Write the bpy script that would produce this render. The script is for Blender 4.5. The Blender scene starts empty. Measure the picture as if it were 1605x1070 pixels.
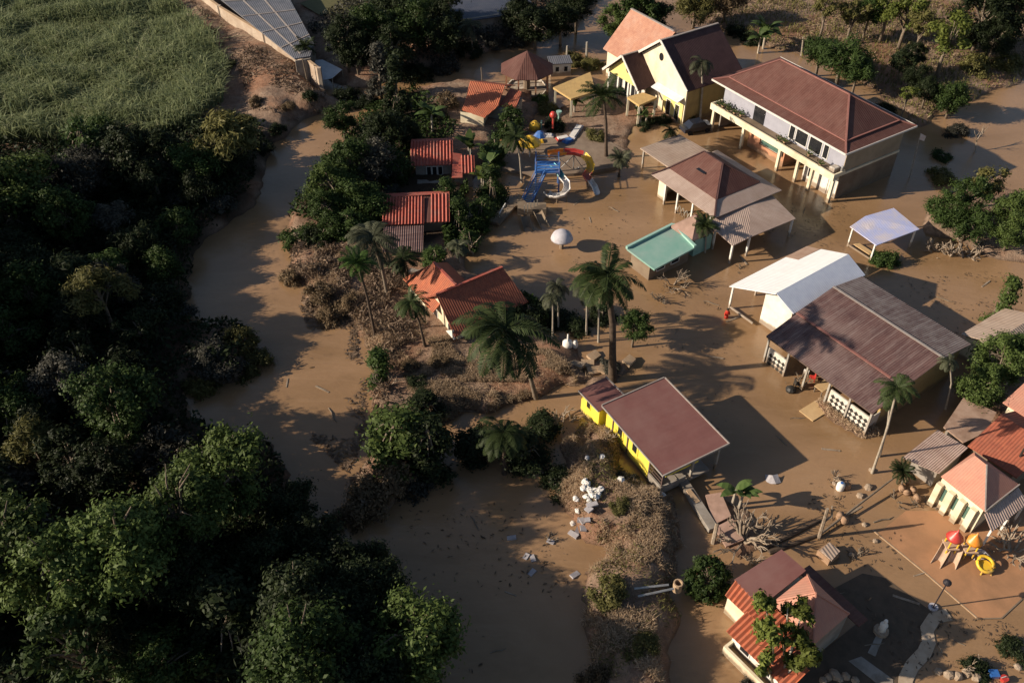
import bpy, math, random
import numpy as np
from mathutils import Vector, Matrix
R = math.radians
S = bpy.context.scene
COL = S.collection

# ------------------------------------------------------------------ camera, sky, sun, exposure
FPX, TH, HC, CX, CY = 1400.0, R(42), 60.0, 802.5, 535.0
cam_d = bpy.data.cameras.new('camera')
cam = bpy.data.objects.new('camera', cam_d); COL.objects.link(cam); S.camera = cam
cam.location = (0, 0, HC); cam.rotation_euler = (R(90) - TH, 0, 0)
cam_d.sensor_width = 36; cam_d.lens = 36 * FPX / 1605; cam_d.clip_end = 2000; cam_d.clip_start = 0.5
SUN_EL, SUN_AZ = 24.0, 8.0            # elevation; direction the shadows run, from +X towards +Y
w = bpy.data.worlds.new('World'); S.world = w; w.use_nodes = True
nt = w.node_tree; bg = nt.nodes['Background']
sky = nt.nodes.new('ShaderNodeTexSky'); sky.sky_type = 'NISHITA'; sky.sun_disc = False
sky.sun_elevation = R(SUN_EL); sky.sun_rotation = R(-90 - SUN_AZ)
nt.links.new(sky.outputs[0], bg.inputs[0]); bg.inputs[1].default_value = 0.05
sd = bpy.data.lights.new('sun', 'SUN'); sd.energy = 4.2; sd.angle = R(0.6); sd.color = (1, 0.86, 0.68)
so = bpy.data.objects.new('sun', sd); COL.objects.link(so)
dv = Vector((math.cos(R(SUN_AZ)) * math.cos(R(SUN_EL)), math.sin(R(SUN_AZ)) * math.cos(R(SUN_EL)), -math.sin(R(SUN_EL))))
so.rotation_euler = dv.to_track_quat('-Z', 'Y').to_euler(); so.location = (-60, 20, 60)
S.view_settings.view_transform = 'Standard'; S.view_settings.look = 'None'
S.view_settings.exposure = 0.85; S.view_settings.gamma = 1
S.render.engine = 'CYCLES'
S.cycles.max_bounces = 4; S.cycles.diffuse_bounces = 2; S.cycles.glossy_bounces = 2; S.cycles.transparent_max_bounces = 4

def W(px, py, z=0.0):
    "world x, y of the photo's pixel on the level z"
    x, y = px - CX, py - CY
    t = (z - HC) / (-FPX * math.sin(TH) - y * math.cos(TH))
    return (x * t, (FPX * math.cos(TH) - y * math.sin(TH)) * t)
def PY(X, Y, Z):
    zz = Z - HC
    return CY - FPX * (Y * math.sin(TH) + zz * math.cos(TH)) / (Y * math.cos(TH) - zz * math.sin(TH))
def top_z(bx, by, ty, z0=0.0):
    X, Y = W(bx, by, z0); lo, hi = -5, 58
    for _ in range(40):
        m = (lo + hi) / 2
        if PY(X, Y, m) > ty: lo = m
        else: hi = m
    return lo
def WP(pts, z=0.0): return [W(a, b, z) for a, b in pts]

# ------------------------------------------------------------------ materials
MATS = {}
def mat(name, col, col2=None, scale=1.5, rough=0.8, spec=0.3, bump=0.0, ribs=None, rib_d=0.05, rib_axis='X', dirt=None, dirt_amt=0.5, metal=0.0, detail=6, mix=(0.35, 0.65), streak=None, streak_amt=.6, mud=None):
    m = bpy.data.materials.new(name); m.use_nodes = True; n = m.node_tree; L = n.links.new
    b = n.nodes['Principled BSDF']; b.inputs['Roughness'].default_value = rough
    b.inputs['Specular IOR Level'].default_value = spec; b.inputs['Metallic'].default_value = metal
    tc = n.nodes.new('ShaderNodeTexCoord')
    ns = n.nodes.new('ShaderNodeTexNoise'); ns.inputs['Scale'].default_value = scale; ns.inputs['Detail'].default_value = detail; ns.inputs['Roughness'].default_value = .65
    L(tc.outputs['Object'], ns.inputs['Vector'])
    cr = n.nodes.new('ShaderNodeValToRGB'); cr.color_ramp.elements[0].position = mix[0]; cr.color_ramp.elements[1].position = mix[1]
    c2 = col2 or tuple(c * 0.8 for c in col)
    cr.color_ramp.elements[0].color = (*col, 1); cr.color_ramp.elements[1].color = (*c2, 1)
    L(ns.outputs['Fac'], cr.inputs[0]); out = cr.outputs[0]
    if dirt:
        n2 = n.nodes.new('ShaderNodeTexNoise'); n2.inputs['Scale'].default_value = scale * .27; n2.inputs['Detail'].default_value = 8; n2.inputs['Roughness'].default_value = .7
        L(tc.outputs['Object'], n2.inputs['Vector'])
        r2 = n.nodes.new('ShaderNodeValToRGB'); r2.color_ramp.elements[0].position = .48; r2.color_ramp.elements[1].position = .68
        L(n2.outputs['Fac'], r2.inputs[0])
        mu = n.nodes.new('ShaderNodeMath'); mu.operation = 'MULTIPLY'; mu.inputs[1].default_value = dirt_amt; L(r2.outputs[0], mu.inputs[0])
        mx = n.nodes.new('ShaderNodeMix'); mx.data_type = 'RGBA'; L(mu.outputs[0], mx.inputs[0]); L(out, mx.inputs[6]); mx.inputs[7].default_value = (*dirt, 1)
        out = mx.outputs[2]
    if streak:
        mp = n.nodes.new('ShaderNodeMapping'); mp.inputs['Scale'].default_value = (2.6, .22, 1); L(tc.outputs['UV'], mp.inputs['Vector'])
        n3 = n.nodes.new('ShaderNodeTexNoise'); n3.inputs['Scale'].default_value = 1.0; n3.inputs['Detail'].default_value = 7; n3.inputs['Roughness'].default_value = .75; L(mp.outputs[0], n3.inputs['Vector'])
        r3 = n.nodes.new('ShaderNodeMapRange'); r3.inputs[1].default_value = .48; r3.inputs[2].default_value = .72; r3.inputs[4].default_value = streak_amt; L(n3.outputs['Fac'], r3.inputs[0])
        mx = n.nodes.new('ShaderNodeMix'); mx.data_type = 'RGBA'; L(r3.outputs[0], mx.inputs[0]); L(out, mx.inputs[6]); mx.inputs[7].default_value = (*streak, 1); out = mx.outputs[2]
    if mud:  # the tide mark the flood left on the walls
        sp = n.nodes.new('ShaderNodeSeparateXYZ'); L(tc.outputs['Object'], sp.inputs[0])
        ma = n.nodes.new('ShaderNodeMath'); ma.operation = 'MULTIPLY_ADD'; ma.inputs[1].default_value = 1.1; L(ns.outputs['Fac'], ma.inputs[0]); ma.inputs[2].default_value = mud - .55
        r4 = n.nodes.new('ShaderNodeMath'); r4.operation = 'SUBTRACT'; L(ma.outputs[0], r4.inputs[0]); L(sp.outputs[2], r4.inputs[1])
        r5 = n.nodes.new('ShaderNodeMapRange'); r5.inputs[1].default_value = -.08; r5.inputs[2].default_value = .22; r5.inputs[4].default_value = .8; L(r4.outputs[0], r5.inputs[0])
        mx = n.nodes.new('ShaderNodeMix'); mx.data_type = 'RGBA'; L(r5.outputs[0], mx.inputs[0]); L(out, mx.inputs[6]); mx.inputs[7].default_value = (.20, .135, .085, 1); out = mx.outputs[2]
    L(out, b.inputs['Base Color'])
    hgt = None
    if ribs:
        wv = n.nodes.new('ShaderNodeTexWave'); wv.bands_direction = rib_axis; wv.inputs['Scale'].default_value = 0.314 / ribs; wv.inputs['Distortion'].default_value = 0.15
        L(tc.outputs['UV'], wv.inputs['Vector']); hgt = (wv.outputs['Fac'], rib_d)
    if bump and not hgt: hgt = (ns.outputs['Fac'], bump)
    if hgt:
        bp = n.nodes.new('ShaderNodeBump'); bp.inputs['Distance'].default_value = hgt[1]; bp.inputs['Strength'].default_value = 1
        L(hgt[0], bp.inputs['Height']); L(bp.outputs[0], b.inputs['Normal'])
    MATS[name] = m; return m
def leafmat(name, a, b_, c=None, rough=.55, trans=.18):
    "per-leaf and per-plant colour variation"
    m = bpy.data.materials.new(name); m.use_nodes = True; n = m.node_tree; L = n.links.new
    b = n.nodes['Principled BSDF']; b.inputs['Roughness'].default_value = rough; b.inputs['Specular IOR Level'].default_value = .12
    g = n.nodes.new('ShaderNodeNewGeometry'); cr = n.nodes.new('ShaderNodeValToRGB')
    cr.color_ramp.elements[0].color = (*a, 1); cr.color_ramp.elements[1].color = (*b_, 1); cr.color_ramp.elements[1].position = .8
    if c: e = cr.color_ramp.elements.new(.97); e.color = (*c, 1)
    tc = n.nodes.new('ShaderNodeTexCoord'); ns = n.nodes.new('ShaderNodeTexNoise'); ns.inputs['Scale'].default_value = .5; L(tc.outputs['Object'], ns.inputs['Vector'])
    ad = n.nodes.new('ShaderNodeMath'); ad.operation = 'MULTIPLY_ADD'; ad.inputs[1].default_value = .8; L(ns.outputs['Fac'], ad.inputs[0])
    ml = n.nodes.new('ShaderNodeMath'); ml.operation = 'MULTIPLY'; ml.inputs[1].default_value = .6; L(g.outputs['Random Per Island'], ml.inputs[0]); 
    sb = n.nodes.new('ShaderNodeMath'); sb.operation = 'SUBTRACT'; sb.inputs[1].default_value = .2; L(ml.outputs[0], sb.inputs[0]); L(sb.outputs[0], ad.inputs[2])
    L(ad.outputs[0], cr.inputs[0])
    oi = n.nodes.new('ShaderNodeObjectInfo'); hs = n.nodes.new('ShaderNodeHueSaturation')
    mr = n.nodes.new('ShaderNodeMapRange'); mr.inputs[3].default_value = .72; mr.inputs[4].default_value = 1.25; L(oi.outputs['Random'], mr.inputs[0]); L(mr.outputs[0], hs.inputs['Value'])
    L(cr.outputs[0], hs.inputs['Color']); L(hs.outputs[0], b.inputs['Base Color'])
    tl = n.nodes.new('ShaderNodeBsdfTranslucent'); L(hs.outputs[0], tl.inputs[0]); ms = n.nodes.new('ShaderNodeMixShader'); ms.inputs[0].default_value = trans
    L(b.outputs[0], ms.inputs[1]); L(tl.outputs[0], ms.inputs[2]); L(ms.outputs[0], n.nodes['Material Output'].inputs[0])
    MATS[name] = m; return m

leafmat('leaf_dark', (.009, .014, .007), (.026, .036, .014))  # shade on unlit crowns is put into this darker leaf colour
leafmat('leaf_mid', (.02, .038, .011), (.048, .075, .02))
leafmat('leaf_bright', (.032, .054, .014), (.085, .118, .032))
leafmat('leaf_olive', (.06, .06, .022), (.13, .12, .04))
leafmat('leaf_brown', (.07, .048, .028), (.17, .12, .07))
leafmat('leaf_grey', (.022, .022, .018), (.07, .068, .055))
leafmat('leaf_yellowgreen', (.05, .07, .015), (.12, .14, .03))
leafmat('palm_leaf', (.012, .022, .008), (.040, .055, .019))
leafmat('palm_bright', (.024, .052, .012), (.06, .105, .024))
leafmat('palm_dusty', (.035, .042, .024), (.09, .095, .058))
leafmat('banana_leaf', (.028, .05, .014), (.075, .11, .035))
leafmat('cane_leaf', (.14, .185, .08), (.33, .365, .19), (.52, .49, .35), trans=.3)
leafmat('straw', (.24, .165, .105), (.47, .35, .235), (.62, .50, .37), trans=.3)
leafmat('brush', (.06, .042, .03), (.19, .135, .095))
mat('bark', (.12, .09, .065), (.20, .16, .12), scale=3)
mat('bark_dark', (.05, .035, .025), (.10, .07, .05), scale=3)
mat('bark_pale', (.38, .34, .28), (.26, .21, .16), scale=2)
mat('dead_wood', (.32, .26, .20), (.18, .13, .09), scale=2.5)
mat('roof_maroon', (.085, .033, .026), (.115, .05, .04), scale=.8, ribs=.30, rib_d=.02, dirt=(.15, .085, .07), dirt_amt=.4, rough=.75, streak=(.145, .08, .066), streak_amt=0.6)
mat('roof_maroon_flat', (.15, .064, .058), (.172, .076, .068), scale=.7, dirt=(.22, .14, .125), dirt_amt=.35, rough=.6, streak=(.20, .115, .105), streak_amt=0.35)
mat('roof_shed', (.085, .046, .044), (.125, .07, .064), scale=.6, ribs=.22, rib_d=.02, dirt=(.22, .16, .145), dirt_amt=.6, rough=.6, streak=(.27, .21, .195), streak_amt=0.6)
mat('roof_shed_grey', (.165, .12, .11), (.115, .073, .067), scale=1.2, ribs=.22, rib_d=.03, dirt=(.30, .26, .24), dirt_amt=.6, rough=.55, streak=(.34, .30, .29), streak_amt=0.6)
mat('roof_dark', (.055, .026, .026), (.085, .042, .04), scale=1, ribs=.25, rib_d=.02, rough=.8, streak=(.10, .055, .05), streak_amt=0.6)
mat('roof_red', (.40, .105, .075), (.32, .075, .052), scale=2.2, rough=.6, dirt=(.24, .14, .11), dirt_amt=.65)
mat('roof_orange_tile', (.42, .115, .055), (.32, .085, .045), scale=2, rough=.75, dirt=(.24, .10, .06), dirt_amt=.6, streak=(.26, .10, .06), streak_amt=0.6)
mat('roof_orange', (.42, .125, .062), (.32, .09, .048), scale=2, ribs=.25, rib_d=.06, rough=.75, dirt=(.24, .10, .06), dirt_amt=.6, streak=(.26, .11, .07), streak_amt=0.6)
mat('roof_orange_dark', (.33, .10, .055), (.25, .07, .042), scale=2, ribs=.25, rib_d=.03, rough=.75, dirt=(.16, .07, .05), dirt_amt=.5, streak=(.18, .07, .045), streak_amt=0.6)
mat('roof_salmon', (.50, .235, .165), (.44, .20, .145), scale=1.4, ribs=.2, rib_d=.012, rough=.7, dirt=(.40, .25, .19), dirt_amt=.5, streak=(.36, .19, .14), streak_amt=0.35)
mat('roof_pink', (.42, .215, .145), (.34, .16, .11), scale=1.5, ribs=.25, rib_d=.03, rough=.75, dirt=(.5, .36, .29), dirt_amt=.4)
mat('roof_beige', (.40, .31, .25), (.33, .25, .2), scale=1, ribs=.3, rib_d=.03, rough=.6, dirt=(.28, .18, .13), dirt_amt=.5, streak=(.24, .18, .14), streak_amt=0.6)
mat('roof_corrugated_beige', (.46, .35, .30), (.38, .28, .24), scale=1, rough=.6, dirt=(.25, .15, .11), dirt_amt=.5, streak=(.22, .14, .11), streak_amt=0.6)
mat('roof_mud', (.36, .25, .19), (.28, .18, .13), scale=1.2, rough=.8, dirt=(.17, .10, .065), dirt_amt=.8)
mat('roof_skirt', (.40, .31, .265), (.34, .25, .21), scale=.9, ribs=.22, rib_d=.025, rough=.6, dirt=(.27, .19, .155), dirt_amt=.5, streak=(.24, .17, .135), streak_amt=0.6)
mat('roof_white', (.80, .80, .80), (.74, .74, .75), scale=1, ribs=.3, rib_d=.014, rough=.45, dirt=(.62, .60, .58), dirt_amt=.25, streak=(.60, .58, .56), streak_amt=0.35)
mat('roof_bluewhite', (.60, .63, .72), (.52, .55, .66), scale=1.4, ribs=.25, rib_d=.012, rough=.4)
mat('roof_lilac', (.40, .43, .66), (.55, .50, .54), scale=.5, ribs=.3, rib_d=.008, rough=.4, mix=(.4, .6))
mat('roof_tan', (.50, .34, .14), (.44, .29, .12), scale=1.5, rough=.8, dirt=(.30, .2, .1), dirt_amt=.4, streak=(.3, .2, .1), streak_amt=0.6)
mat('roof_teal', (.17, .33, .28), (.24, .37, .325), scale=.5, rough=.55, dirt=(.27, .30, .28), dirt_amt=.95)
mat('trim_teal', (.24, .42, .36), (.30, .46, .40), rough=.6)
mat('roof_slate', (.10, .105, .125), (.15, .15, .17), scale=.8, ribs=.3, rib_d=.03, rough=.45, dirt=(.2, .19, .19), dirt_amt=.4)
mat('roof_navy', (.05, .06, .09), (.08, .085, .11), scale=.8, ribs=.3, rib_d=.03, rough=.5)
mat('ridge_pink', (.27, .12, .10), (.22, .095, .08), scale=2, rough=.8)
mat('ridge_grey', (.32, .29, .27), (.26, .21, .19), scale=2, rough=.8)
mat('fascia_white', (.62, .58, .54), (.52, .48, .44), scale=2, rough=.8)
mat('fascia_dark', (.12, .08, .07), (.09, .06, .05), scale=2, rough=.8)
mat('wall_cream', (.72, .65, .48), (.64, .56, .41), scale=.9, rough=.9, dirt=(.42, .30, .19), dirt_amt=.6, mud=0.55)
mat('wall_lilac', (.33, .33, .385), (.28, .28, .33), scale=.7, rough=.9)
mat('wall_white', (.74, .70, .62), (.64, .60, .53), scale=.9, rough=.9, dirt=(.45, .34, .24), dirt_amt=.6, mud=0.7)
mat('wall_pale_yellow', (.72, .60, .22), (.66, .54, .2), scale=.9, rough=.85, dirt=(.42, .32, .14), dirt_amt=.4, mud=0.7)
mat('wall_yellow', (.80, .66, .075), (.74, .60, .07), scale=.9, rough=.85, dirt=(.42, .30, .10), dirt_amt=.45, mud=0.55)
mat('wall_beige', (.34, .27, .19), (.28, .22, .15), scale=.9, rough=.9, dirt=(.2, .15, .1), dirt_amt=.5, mud=0.7)
mat('slab_pinkish', (.36, .235, .19), (.28, .18, .145), scale=1.5, rough=.85, dirt=(.2, .13, .095), dirt_amt=.6)
mat('wall_ochre', (.42, .30, .12), (.34, .24, .10), scale=.9, rough=.9, dirt=(.22, .15, .08), dirt_amt=.6, mud=0.7)
mat('wall_salmon', (.55, .27, .16), (.46, .22, .13), scale=1, rough=.9, dirt=(.3, .18, .1), dirt_amt=.6, mud=0.7)
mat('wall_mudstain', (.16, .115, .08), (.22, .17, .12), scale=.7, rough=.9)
mat('wall_grey', (.30, .27, .24), (.22, .19, .16), scale=1, rough=.9, dirt=(.14, .1, .07), dirt_amt=.6)
mat('wall_concrete', (.46, .38, .30), (.34, .26, .20), scale=.6, rough=.95, dirt=(.26, .17, .11), dirt_amt=.8)
mat('glass_dark', (.012, .013, .016), (.022, .023, .026), rough=.25, spec=.5)
mat('glass_green', (.09, .16, .13), (.06, .12, .10), rough=.4)
mat('paint_white', (.72, .70, .66), (.6, .57, .52), rough=.6, mud=0.7)
mat('post_grey', (.36, .33, .29), (.27, .24, .2), rough=.8, mud=0.7)
mat('steel', (.42, .42, .42), (.32, .31, .3), rough=.45, metal=.6)
mat('tile_black', (.02, .02, .02), (.04, .035, .03), rough=.5)
mat('tile_white', (.62, .58, .52), (.5, .45, .38), rough=.6, scale=2, mud=0.7)
mat('plastic_blue', (.03, .11, .36), (.04, .15, .42), rough=.35, spec=.5, dirt=(.25, .18, .13), dirt_amt=.85)
mat('plastic_cyan', (.10, .50, .55), (.14, .55, .58), rough=.3, spec=.5, dirt=(.25, .18, .13), dirt_amt=.85)
mat('plastic_white', (.72, .70, .68), (.62, .58, .54), rough=.4, spec=.5, dirt=(.25, .18, .13), dirt_amt=.85)
mat('plastic_red', (.42, .03, .03), (.5, .06, .04), rough=.4, spec=.5, dirt=(.25, .18, .13), dirt_amt=.85)
mat('plastic_orange', (.72, .20, .02), (.7, .28, .03), rough=.4, spec=.5, dirt=(.25, .18, .13), dirt_amt=.85)
mat('plastic_yellow', (.75, .48, .03), (.68, .4, .04), rough=.4, spec=.5, dirt=(.25, .18, .13), dirt_amt=.85)
mat('plastic_bluegrey', (.22, .28, .38), (.32, .36, .42), rough=.5)
mat('mud_plastic', (.40, .27, .18), (.5, .36, .26), rough=.7, scale=2)
mat('dome_grey', (.50, .48, .52), (.40, .38, .41), rough=.6, scale=2, dirt=(.25, .18, .13), dirt_amt=.85)
mat('bag_white', (.75, .72, .68), (.62, .58, .54), scale=3, rough=.7)
mat('bag_dull', (.38, .36, .38), (.28, .26, .27), scale=3, rough=.7)
mat('board_tan', (.52, .36, .19), (.46, .31, .16), scale=1.5, rough=.8)
mat('cloth_red', (.55, .035, .02), (.45, .03, .02), rough=.9)
mat('cloth_dark', (.03, .03, .04), (.05, .05, .06), rough=.9)
mat('skin', (.30, .16, .10), rough=.6)
mat('hair', (.015, .012, .01), rough=.6)
mat('pot_clay', (.34, .22, .14), (.26, .16, .1), scale=3, rough=.85)
mat('rock', (.36, .28, .21), (.22, .16, .11), scale=2, rough=.9, bump=.1)
mat('lamp_black', (.03, .025, .03), rough=.5)
mat('car_paint', (.02, .025, .04), rough=.25, spec=.5)
mat('car_white', (.65, .66, .68), rough=.3, spec=.5)
mat('tyre', (.02, .02, .02), rough=.9)
mat('pavement', (.42, .22, .115), (.36, .19, .10), scale=.5, rough=.55, dirt=(.20, .12, .065), dirt_amt=.6, bump=.02)
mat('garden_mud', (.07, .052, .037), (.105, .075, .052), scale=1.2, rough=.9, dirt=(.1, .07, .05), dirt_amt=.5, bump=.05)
mat('play_mud', (.19, .14, .105), (.26, .2, .15), scale=.8, rough=.8, dirt=(.13, .09, .065), dirt_amt=.8)
mat('kerb_pale', (.42, .30, .20), (.34, .23, .14), scale=2, rough=.8)
mat('path_pale', (.46, .37, .28), (.36, .27, .19), scale=1, rough=.85, dirt=(.25, .17, .11), dirt_amt=.6)
mat('tarp_white', (.62, .64, .68), (.5, .52, .56), scale=1, rough=.5)
mat('flag_cloth', (.55, .52, .5), (.5, .4, .38), rough=.9)

def ground_material():
    m = bpy.data.materials.new('ground_soil'); m.use_nodes = True; n = m.node_tree; L = n.links.new
    b = n.nodes['Principled BSDF']; b.inputs['Roughness'].default_value = .9; b.inputs['Specular IOR Level'].default_value = .15
    tc = n.nodes.new('ShaderNodeTexCoord')
    def noise(s, d=8, r=.65):
        k = n.nodes.new('ShaderNodeTexNoise'); k.inputs['Scale'].default_value = s; k.inputs['Detail'].default_value = d; k.inputs['Roughness'].default_value = r
        L(tc.outputs['Object'], k.inputs['Vector']); return k
    def ramp(src, *st):
        c = n.nodes.new('ShaderNodeValToRGB'); c.color_ramp.elements[0].position = st[0][0]; c.color_ramp.elements[0].color = (*st[0][1], 1)
        c.color_ramp.elements[1].position = st[-1][0]; c.color_ramp.elements[1].color = (*st[-1][1], 1)
        for p, q in st[1:-1]: e = c.color_ramp.elements.new(p); e.color = (*q, 1)
        L(src, c.inputs[0]); return c
    n1 = noise(.9, 10, .75); c1 = ramp(n1.outputs[0], (.3, (.11, .073, .052)), (.5, (.25, .17, .122)), (.7, (.38, .28, .205)))
    n2 = noise(.13, 6); f2 = ramp(n2.outputs[0], (.46, (0, 0, 0)), (.62, (1, 1, 1)))
    mx = n.nodes.new('ShaderNodeMix'); mx.data_type = 'RGBA'; L(f2.outputs[0], mx.inputs[0]); L(c1.outputs[0], mx.inputs[6])
    c3 = ramp(noise(2.2).outputs[0], (.35, (.20, .10, .06)), (.7, (.32, .185, .12))); L(c3.outputs[0], mx.inputs[7])
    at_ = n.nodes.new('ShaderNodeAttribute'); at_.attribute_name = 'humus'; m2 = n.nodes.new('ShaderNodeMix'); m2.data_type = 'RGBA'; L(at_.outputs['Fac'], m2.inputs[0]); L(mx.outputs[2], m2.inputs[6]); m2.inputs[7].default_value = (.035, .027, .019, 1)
    sp = n.nodes.new('ShaderNodeSeparateXYZ'); L(tc.outputs['Object'], sp.inputs[0])   # soil soaked by the flood at the water's edge
    wr = n.nodes.new('ShaderNodeMapRange'); wr.inputs[1].default_value = .02; wr.inputs[2].default_value = .28; wr.inputs[3].default_value = .6; wr.inputs[4].default_value = 0; L(sp.outputs[2], wr.inputs[0])
    m3 = n.nodes.new('ShaderNodeMix'); m3.data_type = 'RGBA'; L(wr.outputs[0], m3.inputs[0]); L(m2.outputs[2], m3.inputs[6]); m3.inputs[7].default_value = (.075, .048, .03, 1)
    L(m3.outputs[2], b.inputs['Base Color'])
    bp = n.nodes.new('ShaderNodeBump'); bp.inputs['Distance'].default_value = .35; L(n1.outputs[0], bp.inputs['Height']); L(bp.outputs[0], b.inputs['Normal'])
    return m
def water_material():
    m = bpy.data.materials.new('muddy_water'); m.use_nodes = True; n = m.node_tree; L = n.links.new
    b = n.nodes['Principled BSDF']; b.inputs['Roughness'].default_value = .11; b.inputs['IOR'].default_value = 1.33; b.inputs['Specular IOR Level'].default_value = 1.0
    tc = n.nodes.new('ShaderNodeTexCoord')
    def noise(s, d, sx=1, sy=1, r=.6, dist=0):
        mp = n.nodes.new('ShaderNodeMapping'); mp.inputs['Scale'].default_value = (sx, sy, 1); mp.inputs['Rotation'].default_value = (0, 0, .5); L(tc.outputs['Object'], mp.inputs['Vector'])
        k = n.nodes.new('ShaderNodeTexNoise'); k.inputs['Scale'].default_value = s; k.inputs['Detail'].default_value = d; k.inputs['Roughness'].default_value = r; k.inputs['Distortion'].default_value = dist; L(mp.outputs[0], k.inputs['Vector']); return k
    def ramp(src, p0, c0, p1, c1):
        c = n.nodes.new('ShaderNodeValToRGB'); c.color_ramp.elements[0].position = p0; c.color_ramp.elements[0].color = (*c0, 1); c.color_ramp.elements[1].position = p1; c.color_ramp.elements[1].color = (*c1, 1); L(src, c.inputs[0]); return c
    big = ramp(noise(.05, 6, 1, 1.6, .6, .6).outputs[0], .36, (.225, .135, .067), .62, (.31, .19, .104))
    silt = ramp(noise(.22, 9, .5, 2.2, .7, 1.2).outputs[0], .52, (0, 0, 0), .70, (1, 1, 1)); mx = n.nodes.new('ShaderNodeMix'); mx.data_type = 'RGBA'
    ml = n.nodes.new('ShaderNodeMath'); ml.operation = 'MULTIPLY'; ml.inputs[1].default_value = .35; L(silt.outputs[0], ml.inputs[0]); L(ml.outputs[0], mx.inputs[0]); L(big.outputs[0], mx.inputs[6]); mx.inputs[7].default_value = (.34, .22, .128, 1)
    drk = ramp(noise(.3, 10, 1, 1, .75, .8).outputs[0], .56, (0, 0, 0), .74, (1, 1, 1)); m2 = n.nodes.new('ShaderNodeMix'); m2.data_type = 'RGBA'
    mk = n.nodes.new('ShaderNodeMath'); mk.operation = 'MULTIPLY'; mk.inputs[1].default_value = .3; L(drk.outputs[0], mk.inputs[0]); L(mk.outputs[0], m2.inputs[0]); L(mx.outputs[2], m2.inputs[6]); m2.inputs[7].default_value = (.17, .10, .05, 1)
    L(m2.outputs[2], b.inputs['Base Color'])
    n2 = noise(1.3, 5, 1, 2.2, .65, .4); bp = n.nodes.new('ShaderNodeBump'); bp.inputs['Distance'].default_value = .05; bp.inputs['Strength'].default_value = .6; L(n2.outputs[0], bp.inputs['Height']); L(bp.outputs[0], b.inputs['Normal'])
    return m

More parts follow.
